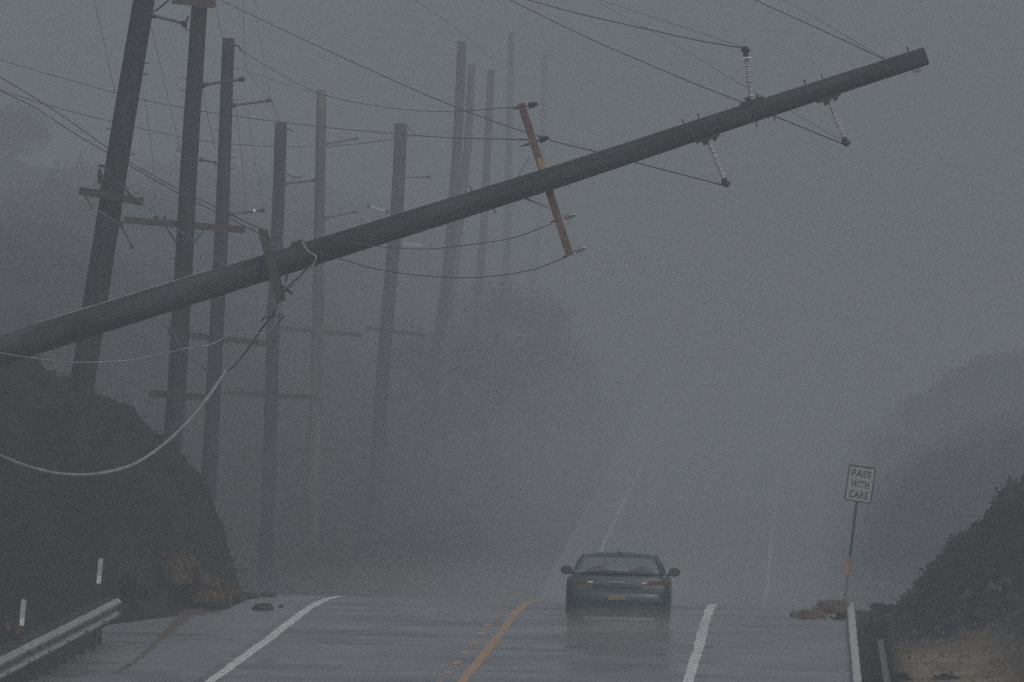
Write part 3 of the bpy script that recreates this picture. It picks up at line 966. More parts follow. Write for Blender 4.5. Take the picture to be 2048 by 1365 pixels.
wire([(-60, 116, 200), (0, 154, 198), (110, 222, 195), (215, 296, 191), (260, 325, 187), (355, 378, 176), (430, 413, 167), (527, 462, 162.6)], 'upper of two close dark wires slanting to the short dark crossarm', .0125)
wire([(-60, 146, 200), (0, 181, 199), (70, 216, 197), (150, 268, 194), (215, 306, 192), (355, 386, 182), (440, 428, 176), (545, 480, 174)], 'lower of two close dark wires slanting down from the left edge', .0125)
wire([(203, 334, 188.6), (245, 372, 188.5), (285, 406, 184), (352, 456, 176), (405, 496, 168), (456, 536, 162.7)], 'pale wire from the nearest standing pole down to the fallen pole', .0095, M_CABLE)
wire([(180, 411, 188.6), (210, 431, 188.5), (240, 449, 188.6)], 'short pale wire across the nearest standing pole under its crossarm', .009, M_CABLE)
wire([(1038, 214, 163.3), (905, 223, 215), (803, 219, 235), (657, 193, 240), (560, 148, 238), (482, 101, 236)], 'faint wire from the upper end of the red crossarm to the third pole', .010)
wire([(1134, 514, 163.2), (1060, 541, 163.5), (960, 555, 163.6), (860, 553, 163.4), (760, 540, 163), (690, 521, 162.7), (627, 503, 162.6)], 'lowest sagging wire under the fallen pole from the red crossarm end', .010)
wire([(1103, 448, 163.2), (1034, 474, 163.2), (968, 486, 163), (865, 498, 162.8), (800, 497, 162.6), (738, 491, 162.5), (655, 478, 162.5)], 'upper sagging wire under the fallen pole from the red crossarm', .0095)
wire([(180, -40, 262), (190, 8, 262), (210, 95, 262), (230, 187, 262)], 'leftmost near-vertical faint wire, above the nearest pole', .010)
wire([(290, 10, 240), (306, 70, 240), (331, 175, 240), (360, 300, 240)], 'near-vertical faint wire between the first and second poles', .008)
wire([(286, 182, 255), (296, 243, 255), (306, 330, 255), (309, 400, 255)], 'lower near-vertical faint wire between the first and second poles', .008)
wire([(424, -30, 240), (431, 5, 240), (446, 77, 236.2)], 'short near-vertical wire running up from the top of the third pole', .008)
wire([(486, -30, 250), (487, 20, 250), (489, 114, 250), (500, 150, 262), (545, 204, 280), (560, 247, 286)], 'near-vertical faint wire right of the third pole, dropping to the fourth', .008)
wire([(509, -30, 290), (513, 30, 290), (523, 98, 289), (540, 190, 288), (556, 246, 286.2)], 'rightmost near-vertical faint wire, ending on the fourth pole', .008)
wire([(404, 160, 209), (412, 215, 212), (430, 300, 216)], 'thin faint wire between the second and third poles', .007)
wire([(472, 220, 250), (482, 303, 250), (492, 425, 250)], 'thin hanging wire just right of the third pole', .007)
wire([(496, 224, 262), (510, 324, 262), (530, 425, 262)], 'thin hanging wire halfway between the third and fourth poles', .007)
wire([(800, -20, 330), (880, 35, 345), (940, 80, 360), (985, 120, 375)], 'very faint short wire above the leaning pair of poles', .012)
wire([(440, 130, 240), (500, 145, 260), (600, 178, 300), (645, 190, 335)], 'very faint wire from the third pole to the pale weathered pole', .010)
wire([(655, 296, 335), (720, 287, 345), (790, 278, 365), (860, 268, 395), (935, 255, 438)], 'very faint wire linking the pale pole to the leaning pair', .013)
# slack cables
wire([(-70, 872, 153), (0, 912, 154), (90, 943, 155), (170, 950, 156), (250, 936, 157), (310, 903, 158), (370, 850, 159), (415, 796, 160), (436, 766, 160.6), (452, 742, 161)], 'thick pale slack cable sagging in front of the left bank', .027, M_CABLE, 'slack_cable', 'cable', 'slack cables', 8)
wire([(-40, 701, 160), (0, 706, 160.4), (60, 716, 161), (140, 725, 161.6), (250, 722, 162), (330, 707, 162), (372, 697, 162), (420, 690, 162.2), (470, 667, 162.3), (540, 662, 162.4), (560, 604, 162.6)], 'thin pale cable hanging level just below the fallen pole butt', .011, M_CABLE, 'slack_cable', 'cable', 'slack cables', 6)
wire([(338, 640, 207.6), (350, 672, 205), (372, 706, 200), (405, 735, 194), (440, 748, 185), (465, 734, 176), (497, 697, 168), (522, 660, 164), (545, 630, 162.5), (560, 598, 162.55)], 'dark frayed cable sagging from the second pole to the short crossarm', .017, M_WIRE, 'slack_cable', 'cable', 'slack cables', 6)
wire([(604, 484, 162.6), (616, 503, 162.45), (632, 514, 162.4), (626, 530, 162.4), (606, 552, 162.4), (584, 572, 162.4), (566, 580, 162.55)], 'pale looped cable hanging from the clamp on the fallen pole', .018, M_CABLE, 'slack_cable', 'cable', 'slack cables', 6)
wire([(618, 532, 162.4), (600, 552, 162.4), (578, 572, 162.45), (566, 590, 162.5)], 'dark cable end twisted beside the pale looped cable', .016, M_WIRE, 'slack_cable', 'cable', 'slack cables', 6)
wire([(522, 641, 162.3), (536, 633, 162.3), (548, 634, 162.3), (562, 629, 162.3), (566, 634, 162.3), (558, 644, 162.3)], 'curled dark wire end hanging below the short crossarm', .014, M_WIRE, 'slack_cable', 'cable', 'slack cables', 6)
wire([(534, 616, 162.35), (538, 627, 162.3), (540, 638, 162.3)], 'short stub of wire crossing the curled wire end', .012, M_WIRE, 'slack_cable', 'cable', 'slack cables', 6)

# ------------------------------------------------------------------ guardrail
GO = -5.96
def w_section():
    # offsets toward the road (+) and heights of the corrugated beam, bottom to top
    return [(-.05, -.150), (.03, -.135), (.08, -.110), (.085, -.085), (.03, -.055), (-.05, -.03), (-.055, .02), (.04, .05), (.08, .075), (.085, .10), (.05, .135), (-.01, .155)]
gy0, gy1 = 96.0, 164.6
def base_g(y): return float(pave_z(GO, y))
gr = thing('guardrail', (road_x(130) + GO, 130, base_g(130)), 'corrugated steel guardrail with a curled end along the left shoulder', 'guardrail')
sec = w_section()
def beam(y0, y1, nm, lap=0.0):
    yy = np.linspace(y0, y1, 15)
    vs = []; fs = []; n = len(sec) * 2
    for y in yy:
        dent = .012 * mnoise.noise(Vector((y * .8, 0, 3)))
        prof = [(o, h) for o, h in sec] + [(o - .006, h) for o, h in sec[::-1]]
        for o, h in prof:
            vs.append((road_x(y) + GO + o + lap + dent + .01 * mnoise.noise(Vector((y * 2.3, h * 8, 1))), y, base_g(y) + .58 + h))
    for i in range(len(yy) - 1):
        for k in range(n):
            k2 = (k + 1) % n
            fs.append((i * n + k, i * n + k2, (i + 1) * n + k2, (i + 1) * n + k))
    fs.append(tuple(range(n - 1, -1, -1))); fs.append(tuple((len(yy) - 1) * n + k for k in range(n)))
    return MB().add(vs, fs).build(nm, M_RAIL, gr)
SPLICE = MB().lathe((0, 0, 0), (.025, 0, 0), [(0, .02), (.6, .02), (1, .012)], 6).mesh('splice_bolt'); SPLICE.materials.append(M_DARKSTEEL)
yb = gy1
k = 0
beams = []
while yb > gy0:
    b_ = beam(max(gy0, yb - 3.81), yb + .15, 'beam', .006 * (k % 2))
    beams.append(b_)
    for dy in (.05, -.05):
        for h in (-.07, .07):
            y = yb + dy
            if y > 130: place('splice_bolt', SPLICE, b_, Matrix.Translation((road_x(y) + GO + .085, y, base_g(y) + .58 + h)))
    yb -= 3.81; k += 1
# curled end terminal
mb = MB()
vs = []; fs = []; n = len(sec) * 2
x0 = road_x(gy1) + GO
arc = [(0, 0), (.03, .16), (.03, .30), (-.02, .42), (-.10, .48), (-.19, .46)]
for i, (dx, dy) in enumerate(arc):
    for o, h in sec: vs.append((x0 + dx + o * (1 - .16 * i), gy1 + .15 + dy + o * .16 * i, base_g(gy1) + .58 + h * (1 + .03 * i)))
    for o, h in sec[::-1]: vs.append((x0 + dx + (o - .008) * (1 - .16 * i), gy1 + .15 + dy + (o - .008) * .16 * i, base_g(gy1) + .58 + h * (1 + .03 * i)))
for i in range(len(arc) - 1):
    for k in range(n):
        k2 = (k + 1) % n
        fs.append((i * n + k, i * n + k2, (i + 1) * n + k2, (i + 1) * n + k))
mb.add(vs, fs).build('end_terminal', M_RAIL, gr)
yp = gy1 - .25
while yp > gy0:
    px = road_x(yp) + GO
    po = MB().box((px - .27, yp, base_g(yp) + .28), (.15, .20, .92), None, .01).build('post', M_POST, gr)
    MB().box((px - .12, yp, base_g(yp) + .58), (.15, .20, .34), None, .01).build('blockout', M_POST, po)
    yp -= 1.905
# bright reflector fallen below the rail end
o = MB().box(P(217, 1217, 163.5), (.11, .03, .035), Matrix.Rotation(.35, 3, 'Y'), .006).build('loose_reflector', M_REFL)
setprops(o, 'small bright reflector piece under the guardrail end', 'reflector')

def delineator(u, vt, vb, d, lean, label):
    top = P(u + lean, vt, d); bot = P(u, vb, d)
    g = float(gz_full(bot.x - road_x(d), d))
    root = thing('delineator', (bot.x, d, g), label, 'delineator', 'delineators behind the guardrail')
    ax_ = (top - bot)
    foot = Vector((bot.x - ax_.x * (bot.z - g) / ax_.z, d + .02, g - .2))
    MB().bar(foot, bot + ax_ * .95 + Vector((0, .02, 0)), .035, .02, up=(0, 1, 0)).build('post', M_DARKSTEEL, root)
    w = .072
    side = Vector((ax_.z, 0, -ax_.x)).normalized()
    mb = MB(); vs = []
    prof = [(0, .8), (.06, 1), (.92, 1.08), (.97, .95), (1, .6)]
    for t, k in prof:
        for s in (-1, 1):
            for dy in (-.006, .006): vs.append(bot + ax_ * t + side * (s * w / 2 * k) + Vector((0, dy, 0)))
    fs = []
    for i in range(len(prof) - 1):
        a = i * 4; b = a + 4
        fs += [(a, a + 2, b + 2, b), (a + 1, b + 1, b + 3, a + 3), (a, b, b + 1, a + 1), (a + 2, a + 3, b + 3, b + 2)]
    fs += [(0, 1, 3, 2), (len(vs) - 4, len(vs) - 2, len(vs) - 1, len(vs) - 3)]
    pd = mb.add(vs, fs).build('paddle', M_DELIN, root)
    MB().bar(bot + ax_ * .03 + Vector((0, -.011, 0)), bot + ax_ * .31 + Vector((0, -.011, 0)), .064, .006, up=(0, 1, 0)).build('reflector', M_REFL, pd)
delineator(43, 1199, 1253, 149, 5, 'pale delineator paddle behind the guardrail, the one nearer the left edge')
delineator(197, 1117, 1169, 161.5, 5, 'pale delineator paddle near the curled end of the guardrail')

# ------------------------------------------------------------------ road sign
DS = 208.0
sb = P(1690, 1196, DS); st = P(1712, 1003, DS)
gz = float(gz_full(sb.x - road_x(DS), DS))
sg = thing('road_sign', (sb.x, DS, gz), 'white PASS WITH CARE sign leaning right on a thin post', 'road sign')
axs = (st - sb).normalized()
tip = P(1720, 950, DS)
foot = sb - axs * ((sb.z - gz + .3) / axs.z)
MB().bar(foot + Vector((0, .03, 0)), tip + Vector((0, .03, 0)), .06, .035, up=(0, 1, 0)).build('post', M_DARKSTEEL, sg)
# local frame of the panel: x to the right, z up, tilted
cc = P(1720.2, 968.6, DS)
ex = (P(1752.3, 938.3, DS) - P(1697.8, 930.3, DS)).normalized(); ez = Vector((-ex.z, 0, ex.x)).normalized()
yaw = Matrix.Rotation(R(-4), 3, 'Z')
ex = yaw @ ex
ey = ez.cross(ex).normalized()
def SPt(x, z, d=0.0): return cc + ex * x + ez * z + ey * d
def rrect(w, h, r, n=5):
    out = []
    for cx, cz, a0 in ((w / 2 - r, h / 2 - r, 0), (-w / 2 + r, h / 2 - r, 90), (-w / 2 + r, -h / 2 + r, 180), (w / 2 - r, -h / 2 + r, 270)):
        for k in range(n + 1):
            a = R(a0 + 90 * k / n)
            out.append((cx + math.cos(a) * r, cz + math.sin(a) * r))
    return out
if ey.y < 0: ey = -ey           # ey points away from the camera
W_, H_ = .575, .755
def plate(w, h, r, d0, d1, name, mat, parent):
    o = rrect(w, h, r); n = len(o)
    vs = [SPt(x, z, d0) for x, z in o] + [SPt(x, z, d1) for x, z in o]
    fs = [tuple(range(n)), tuple(range(2 * n - 1, n - 1, -1))] + [(k, n + k, n + (k + 1) % n, (k + 1) % n) for k in range(n)]
    return MB().add(vs, fs).build(name, mat, parent)
panel = plate(W_, H_, .04, -.002, .006, 'panel', M_SIGNWHITE, sg)
def ring(w, h, r, t, d, name, mat, parent):
    a = rrect(w, h, r); b = rrect(w - 2 * t, h - 2 * t, max(.005, r - t)); n = len(a)
    vs = [SPt(x, z, d) for x, z in a] + [SPt(x, z, d) for x, z in b]
    return MB().add(vs, [(k, (k + 1) % n, n + (k + 1) % n, n + k) for k in range(n)]).build(name, mat, parent)
ring(W_ - .002, H_ - .002, .039, .028, -.005, 'border', M_BLACK, panel)
def word(txt, zc, width, height):
    cu = bpy.data.curves.new('lettering', 'FONT')
    cu.body = txt; cu.align_x = 'CENTER'; cu.size = 1.0
    cu.space_character = 1.12
    cu.offset = .022
    tmp = bpy.data.objects.new('tmp', cu); COL.objects.link(tmp)
    dg = bpy.context.evaluated_depsgraph_get(); dg.update()
    me = bpy.data.meshes.new_from_object(tmp.evaluated_get(dg))
    bpy.data.objects.remove(tmp)
    co = np.array([v.co[:] for v in me.vertices])
    lo = co.min(0); hi = co.max(0)
    for v in me.vertices:
        x = (v.co.x - (lo[0] + hi[0]) / 2) / (hi[0] - lo[0]) * width
        z = (v.co.y - lo[1]) / (hi[1] - lo[1]) * height - height / 2 + zc
        v.co = SPt(x, z, -.005) - ORG[panel]
    me.name = 'lettering'
    link_mesh('lettering', me, M_BLACK, panel)
word('PASS', .215, .40, .150)
word('WITH', -.005, .38, .150)
word('CARE', -.225, .40, .150)
MB().bar(P(1692, 1150, DS) + Vector((0, -.01, 0)), P(1697, 1114, DS) + Vector((0, -.01, 0)), .11, .02, up=(0, 1, 0)).build('orange_marker', M_ORANGE, sg)

# ------------------------------------------------------------------ the car
def mat_carpaint():
    m, n, b = new_mat('dark_blue_green_paint')
    t = noise_node(n, 3, 4)
    r = ramp(n, t.outputs[0], [(.3, (.004, .026, .036)), (.7, (.008, .042, .054))])
    n.links.new(r.outputs[0], b.inputs['Base Color'])
    b.inputs['Roughness'].default_value = .42
    b.inputs['Coat Weight'].default_value = .25
    b.inputs['Coat Roughness'].default_value = .12
    return m
M_CAR = mat_carpaint()
M_GLASS = simple('tinted_glass', (.05, .06, .062), (.07, .08, .083), 3, .06, spec=.9)
M_RUBBER = simple('wet_rubber', (.012, .012, .012), (.022, .022, .022), 9, .6)
M_RIM = simple('alloy_rim', (.25, .25, .26), (.36, .36, .37), 9, .35, .8)
M_LENS = simple('red_lamp_lens', (.085, .04, .038), (.13, .06, .055), 9, .25)
M_CLEAR = simple('clear_lamp_lens', (.7, .68, .66), (.85, .82, .8), 9, .15)
M_TRIM = simple('black_trim', (.012, .013, .014), (.022, .023, .024), 9, .5)
M_PLATE = simple('number_plate_sheet', (.26, .17, .135), (.36, .24, .19), 25, .4)  # orange tint paints the plate lamp's glow into the sheet
CY, CX = 175.5, 1.83
cz = float(pave_z(CX - road_x(CY), CY))
car = thing('car', (CX, CY, cz), 'dark blue-green saloon car seen from behind, driving over the crest', 'car')
car.rotation_euler = (0, R(1.26), -math.atan(.0305))
# car space: x right, y forward from the rear bumper, z up; children are built in that space
ORGC = Vector((0, 0, 0))
def cpart(mb, name, mat, parent=None, smooth=True, sub=0):
    o = link_mesh(name, mb.mesh(name, (0, 0, 0), smooth), mat)
    o.parent = parent or car
    if sub:
        md = o.modifiers.new('round', 'SUBSURF'); md.levels = sub; md.render_levels = sub
    return o
def loft(stations, close_ends=True):
    """stations: list of (y, [(x, z) half section from bottom centre to top centre])"""
    vs = []; fs = []
    n = None
    for y, half in stations:
        full = [(x, z) for x, z in half] + [(-x, z) for x, z in half[::-1] if x > 1e-6]
        if n is None: n = len(full)
        yo = y if not callable(y) else 0
        for x, z in full: vs.append((x, yo, z))
    for i in range(len(stations) - 1):
        for k in range(n):
            k2 = (k + 1) % n
            fs.append((i * n + k, (i + 1) * n + k, (i + 1) * n + k2, i * n + k2))
    fs.append(tuple(range(n)))
    fs.append(tuple((len(stations) - 1) * n + k for k in range(n - 1, -1, -1)))
    return MB().add(vs, fs)
def half(w, zb, zt, sh):
    """lower body half section: sill, flank, shoulder, deck"""
    return [(0, zb), (w * .80, zb), (w * .94, zb + .06), (w, zb + .22), (w * 1.0, sh - .16), (w * .985, sh - .05), (w * .93, sh), (w * .80, zt), (w * .4, zt + .015), (0, zt + .02)]
body = loft([(0.00, half(.70, .33, .60, .58)), (.035, half(.83, .26, .68, .66)), (.10, half(.875, .22, .89, .83)), (.16, half(.89, .20, .935, .86)), (.45, half(.905, .18, .95, .87)), (.9, half(.91, .17, .93, .88)),
             (1.6, half(.91, .17, .90, .89)), (2.6, half(.91, .17, .89, .88)), (3.3, half(.905, .17, .91, .86)), (3.9, half(.89, .18, .84, .79)), (4.4, half(.84, .2, .74, .68)), (4.62, half(.70, .26, .58, .54))])
cbody = cpart(body, 'body', M_CAR)
# cabin: roof, pillars, panes one can see through
def mat_pane():
    m = bpy.data.materials.new('car_glass'); m.use_nodes = True
    n = m.node_tree; n.nodes.clear()
    out = n.nodes.new('ShaderNodeOutputMaterial')
    tr = n.nodes.new('ShaderNodeBsdfTransparent'); tr.inputs[0].default_value = (.95, .97, .97, 1)
    gl = n.nodes.new('ShaderNodeBsdfGlossy'); gl.inputs[0].default_value = (.72, .76, .76, 1); gl.inputs['Roughness'].default_value = .30
    mx = n.nodes.new('ShaderNodeMixShader'); mx.inputs[0].default_value = .50
    n.links.new(tr.outputs[0], mx.inputs[1]); n.links.new(gl.outputs[0], mx.inputs[2])
    n.links.new(mx.outputs[0], out.inputs[0])
    return m
M_PANE = mat_pane()
def grid(rows, flip=False):
    n = len(rows[0]); vs = [p for r_ in rows for p in r_]; fs = []
    for i in range(len(rows) - 1):
        for k in range(n - 1):
            a = i * n + k
            q_ = (a, a + 1, a + n + 1, a + n)
            fs.append(q_[::-1] if flip else q_)
    return MB().add(vs, fs)
XS = (-1, -.92, -.6, 0, .6, .92, 1)
def roofrow(y, w, z): return [(k * w, y, z - .05 * abs(k) ** 4 + .012 * (1 - k * k)) for k in XS]
roof_rows = [roofrow(1.06, .635, 1.235), roofrow(1.30, .65, 1.262), roofrow(1.8, .655, 1.28), roofrow(2.3, .65, 1.27), roofrow(2.68, .625, 1.235)]
ccab = cpart(grid(roof_rows), 'roof', M_CAR)
md = ccab.modifiers.new('thick', 'SOLIDIFY'); md.thickness = .035; md.offset = -1
for s in (-1, 1):
    pb = MB()
    pb.tube(spline([(s * .775, .44, .94), (s * .71, .78, 1.09), (s * .622, 1.10, 1.195)], 5), .036, 6)
    cpart(pb, 'rear_pillar', M_CAR)
    cpart(MB().tube(spline([(s * .765, 3.45, .92), (s * .70, 3.05, 1.08), (s * .615, 2.66, 1.205)], 5), .028, 6), 'front_pillar', M_CAR)
    cpart(MB().tube([(s * .80, 1.80, .93), (s * .735, 1.80, 1.10), (s * .64, 1.80, 1.235)], .028, 6), 'middle_pillar', M_TRIM)
def arcrow(y, w, z, b_): return [(k * w, y - b_ * (1 - k * k), z + .012 * (1 - k * k)) for k in XS]
rwin = cpart(grid([arcrow(.46, .745, .95, .06), arcrow(.66, .71, 1.045, .05), arcrow(.86, .67, 1.135, .04), arcrow(1.07, .615, 1.215, .02)]), 'rear_window', M_PANE)
cpart(grid([arcrow(3.47, .735, .935, -.10), arcrow(3.2, .70, 1.035, -.08), arcrow(2.93, .66, 1.135, -.06), arcrow(2.67, .61, 1.225, -.04)], True), 'windscreen', M_PANE)
# seats behind the glass
for sx in (-.38, .38):
    st_ = cpart(MB().box((sx, 1.95, .74), (.46, .14, .50), None, .05), 'seat', M_TRIM)
    cpart(MB().box((sx, 1.98, .985), (.20, .07, .10), None, .03), 'headrest', M_TRIM, st_)
cpart(MB().box((0, 3.0, .82), (1.35, .5, .14), None, .04), 'dashboard', M_TRIM)
cpart(MB().box((0, .72, .93), (1.3, .5, .03), None, .01), 'parcel_shelf', M_TRIM)
for sx in (-.40, .40):
    cpart(MB().box((sx, .98, .93), (.22, .08, .07), None, .03), 'headrest', M_TRIM)
for s in (-1, 1):
    for y0, y1, e0, e1 in ((.98, 1.77, .14, .0), (1.83, 2.92, .0, .42)):
        vs = [(s * .79, y0, .935), (s * .79, y1 + .1 * (e1 > 0), .93), (s * .74, y1 - e1 * .45, 1.10), (s * .655, y1 - e1, 1.215), (s * .655, y0 + e0, 1.205), (s * .74, y0 + e0 * .45, 1.10)]
        cpart(MB().add(vs, [(0, 1, 2, 5), (5, 2, 3, 4)] if s > 0 else [(5, 2, 1, 0), (4, 3, 2, 5)]), 'side_window', M_PANE, None, False)
    # door mirrors
    mbm = MB()
    mbm.bar((s * .80, 2.74, .86), (s * .90, 2.72, .90), .05, .045)
    bm = bmesh.new(); bmesh.ops.create_uvsphere(bm, u_segments=14, v_segments=9, radius=1)
    bm.verts.index_update()
    mv = [Vector((v.co.x * .108 + s * .965, v.co.y * .075 + 2.70 + max(0, v.co.y) * .03, v.co.z * .078 * (1.05 if v.co.z < 0 else 1) + .935)) for v in bm.verts]
    mbm.add(mv, [tuple(v.index for v in f.verts) for f in bm.faces]); bm.free()
    mo = cpart(mbm, 'door_mirror', M_TRIM)
    vs = [(s * .965 + .085 * math.cos(t), 2.62, .935 + .058 * math.sin(t)) for t in np.linspace(0, 2 * math.pi, 17)[:-1]]
    cpart(MB().add(vs, [tuple(range(16))[::1]]), 'mirror_glass', M_GLASS, mo, False)
    # tail lamps wrapping the corner
    vs = [(s * .50, .082, .775), (s * .66, .078, .765), (s * .80, .085, .76), (s * .885, .17, .765), (s * .885, .17, .835), (s * .80, .095, .845), (s * .66, .082, .835), (s * .50, .086, .81)]
    vs = [(x, y - .028, z) for x, y, z in vs] + [(x * .98, y + .05, z) for x, y, z in vs]
    fs = [(0, 1, 6, 7), (1, 2, 5, 6), (2, 3, 4, 5)] + [(k, 8 + k, 8 + (k + 1) % 8, (k + 1) % 8) for k in range(8)]
    tl = cpart(MB().add(vs, fs), 'tail_lamp', M_LENS, None, False)
    cpart(MB().box((s * .475, .062, .79), (.085, .03, .032), None, .006), 'reversing_lamp', M_CLEAR, tl, False)
    # exhausts and reflectors
    cpart(MB().lathe((s * .55, -.01, .27), (s * .55, .2, .27), [(0, .045), (.02, .05), (1, .05)], 12), 'exhaust_tip', M_STEEL)
    cpart(MB().box((s * .62, .012, .43), (.14, .03, .03), None, .006), 'bumper_reflector', M_LENS, cbody, False)
# boot lid with spoiler lip, bumper, plate
lid = MB()
lip = [(-.62, .14, .945), (-.45, .11, .965), (0, .095, .975), (.45, .11, .965), (.62, .14, .945)]
vs = []; fs = []
for x, y, z in lip: vs += [(x, y, z - .05), (x, y - .035, z - .008), (x, y, z + .02), (x, y + .22, z + .005)]
for i in range(4):
    for k in range(4):
        a = i * 4 + k; b = i * 4 + (k + 1) % 4
        fs.append((a, b, b + 4, a + 4))
fs += [(3, 2, 1, 0), (16, 17, 18, 19)]
blid = cpart(lid.add(vs, fs), 'boot_spoiler', M_TRIM)
cpart(MB().box((0, .050, .70), (.86, .05, .13), None, .02), 'boot_panel', M_CAR, None, True)
cpart(MB().box((0, .022, .80), (.24, .02, .022), None, .006), 'boot_handle', M_STEEL, blid, False)
bmp = MB()
vs = []; fs = []
for x, dy in ((-.89, .20), (-.86, .06), (-.70, -.02), (-.35, -.05), (0, -.055), (.35, -.05), (.70, -.02), (.86, .06), (.89, .20)):
    vs += [(x, dy + .04, .22), (x, dy, .30), (x, dy - .012, .46), (x, dy + .01, .58), (x, dy + .06, .63)]
for i in range(8):
    for k in range(4):
        a = i * 5 + k; fs.append((a, a + 5, a + 6, a + 1))
bum = cpart(bmp.add(vs, fs), 'bumper', M_CAR)
cpart(MB().box((0, -.03, .27), (1.1, .05, .10), None, .015), 'diffuser', M_TRIM, bum)
cpart(MB().box((0, -.068, .535), (.305, .012, .088), None, .004), 'number_plate', M_PLATE, bum, False)
# aerial fin
cpart(MB().add([(-.02, 1.20, 1.27), (.02, 1.20, 1.27), (.02, 1.40, 1.285), (-.02, 1.40, 1.285), (0, 1.21, 1.345), (0, 1.26, 1.34)], [(0, 1, 4), (1, 2, 5, 4), (2, 3, 5), (3, 0, 4, 5), (3, 2, 1, 0)]), 'aerial_fin', M_TRIM, ccab, False)
# wheels
for s in (-1, 1):
    for wy in (.95, 3.65):
        w = MB().lathe((s * .66, wy, .315), (s * .885, wy, .315), [(0, .20), (.0, .28), (.12, .312), (.3, .318), (.7, .318), (.88, .312), (1, .28), (1.0, .20)], 28)
        wh = cpart(w, 'wheel', M_RUBBER, None, False)
        rim = MB().lathe((s * .84, wy, .315), (s * .893, wy, .315), [(0, .21), (.6, .205), (.7, .19), (.75, .05), (1, .04)], 20)
        cpart(rim, 'rim', M_RIM, wh, False)
        vs = [(s * .913, wy + .365 * math.cos(t), .33 + .365 * math.sin(t)) for t in np.linspace(0, math.pi, 15)]
        vs += [(s * .913, wy - .36, .2), (s * .913, wy + .36, .2)]
        cpart(MB().add(vs, [tuple(range(17))]), 'wheel_arch', M_TRIM, cbody, False)

# spray thrown up behind the car
def mat_spray():
    m = bpy.data.materials.new('road_spray'); m.use_nodes = True
    n = m.node_tree; n.nodes.clear()
    out = n.nodes.new('ShaderNodeOutputMaterial')
    pv = n.nodes.new('ShaderNodeVolumePrincipled')
    pv.inputs['Color'].default_value = (.90, .95, .98, 1)
    tc = n.nodes.new('ShaderNodeTexCoord')
    ln = n.nodes.new('ShaderNodeVectorMath'); ln.operation = 'LENGTH'
    n.links.new(tc.outputs['Object'], ln.inputs[0])
    mr = n.nodes.new('ShaderNodeMapRange')
    mr.inputs['From Min'].default_value = 1.0; mr.inputs['From Max'].default_value = .25
    mr.inputs['To Min'].default_value = 0; mr.inputs['To Max'].default_value = .42
    n.links.new(ln.outputs['Value'], mr.inputs['Value'])
    tx = n.nodes.new('ShaderNodeTexNoise'); tx.inputs['Scale'].default_value = 2.6; tx.inputs['Detail'].default_value = 3
    n.links.new(tc.outputs['Object'], tx.inputs['Vector'])
    mu = n.nodes.new('ShaderNodeMath'); mu.operation = 'MULTIPLY'
    n.links.new(mr.outputs[0], mu.inputs[0]); n.links.new(tx.outputs[0], mu.inputs[1])
    n.links.new(mu.outputs[0], pv.inputs['Density'])
    n.links.new(pv.outputs[0], out.inputs['Volume'])
    return m
bm = bmesh.new(); bmesh.ops.create_icosphere(bm, subdivisions=3, radius=1.0)
me = bpy.data.meshes.new('road_spray'); bm.to_mesh(me); bm.free()
me.materials.append(mat_spray())
spray = bpy.data.objects.new('road_spray', me); COL.objects.link(spray)
spray.location = (CX, CY - 1.2, cz + .05); spray.scale = (2.1, 4.8, .40)
setprops(spray, 'pale spray thrown up by the wheels behind the car', 'spray', kind='stuff')

# mist lying in the dip beyond the crest
def soft_volume(name, dens, scale, col):
    m = bpy.data.materials.new(name); m.use_nodes = True
    n = m.node_tree; n.nodes.clear()
    out = n.nodes.new('ShaderNodeOutputMaterial')
    pv = n.nodes.new('ShaderNodeVolumePrincipled'); pv.inputs['Color'].default_value = col
    tc = n.nodes.new('ShaderNodeTexCoord')
    ln = n.nodes.new('ShaderNodeVectorMath'); ln.operation = 'LENGTH'
    n.links.new(tc.outputs['Object'], ln.inputs[0])
    mr = n.nodes.new('ShaderNodeMapRange'); mr.interpolation_type = 'SMOOTHSTEP'
    mr.inputs['From Min'].default_value = 1.0; mr.inputs['From Max'].default_value = .1
    mr.inputs['To Min'].default_value = 0; mr.inputs['To Max'].default_value = dens
    n.links.new(ln.outputs['Value'], mr.inputs['Value'])
    n.links.new(mr.outputs[0], pv.inputs['Density'])
    n.links.new(pv.outputs[0], out.inputs['Volume'])
    return m
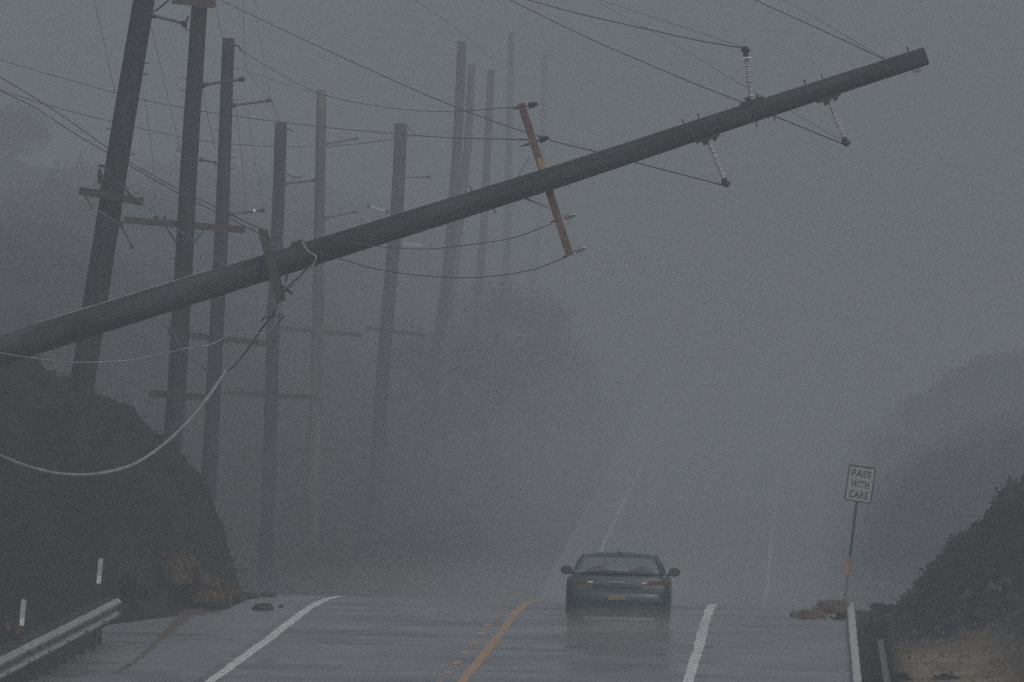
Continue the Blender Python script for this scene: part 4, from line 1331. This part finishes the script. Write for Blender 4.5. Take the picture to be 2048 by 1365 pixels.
def mist(dens, loc, scale, label):
    bm = bmesh.new(); bmesh.ops.create_icosphere(bm, subdivisions=4, radius=1.0)
    me = bpy.data.meshes.new('mist_bank'); bm.to_mesh(me); bm.free()
    me.materials.append(soft_volume('mist_bank', dens, 1, (.815, .905, .978, 1)))
    o = bpy.data.objects.new('mist_bank', me); COL.objects.link(o)
    o.location = loc; o.scale = scale
    setprops(o, label, 'mist', kind='stuff')
mist(.0062, (20, 650, 2.0), (170, 400, 48), 'mist closing the far end of the valley')
mist(.0135, (road_x(410) + 13, 410, -2.0), (28, 195, 13), 'denser mist lying over the road in the dip beyond the crest')

bm = bmesh.new(); bmesh.ops.create_icosphere(bm, subdivisions=3, radius=1.0)
me = bpy.data.meshes.new('crest_spray'); bm.to_mesh(me); bm.free()
me.materials.append(soft_volume('crest_spray', .050, 1, (.86, .93, .965, 1)))
o = bpy.data.objects.new('crest_spray', me); COL.objects.link(o)
o.location = (road_x(196) + 1.5, 197, .1); o.scale = (10, 17, 1.15)
setprops(o, 'low rain spray drifting across the road at the crest', 'spray', kind='stuff')

# ------------------------------------------------------------------ the air
def mat_haze():
    m = bpy.data.materials.new('haze'); m.use_nodes = True
    n = m.node_tree; n.nodes.clear()
    out = n.nodes.new('ShaderNodeOutputMaterial')
    pv = n.nodes.new('ShaderNodeVolumePrincipled')
    pv.inputs['Color'].default_value = (.815, .905, .978, 1)
    pv.inputs['Density'].default_value = HAZE_DENSITY
    n.links.new(pv.outputs[0], out.inputs['Volume'])
    return m
zlo = float(ZZ.min()) - 1.0
ztop = max(float(ZZ.max()), 16.0) + 1.5
for ob in bpy.data.objects:
    if ob.type == 'MESH' and ob.name.startswith(('shaft', 'crown')):
        for c in ob.bound_box:
            ztop = max(ztop, (ob.matrix_basis @ Vector(c)).z + (ob.parent.location.z if ob.parent else 0) + .5)
hz = MB().box((0, 1500, (zlo + ztop) / 2), (1000, 3400, ztop - zlo)).build('haze', mat_haze())
setprops(hz, 'rain mist filling the air over the whole scene', 'haze', kind='stuff')
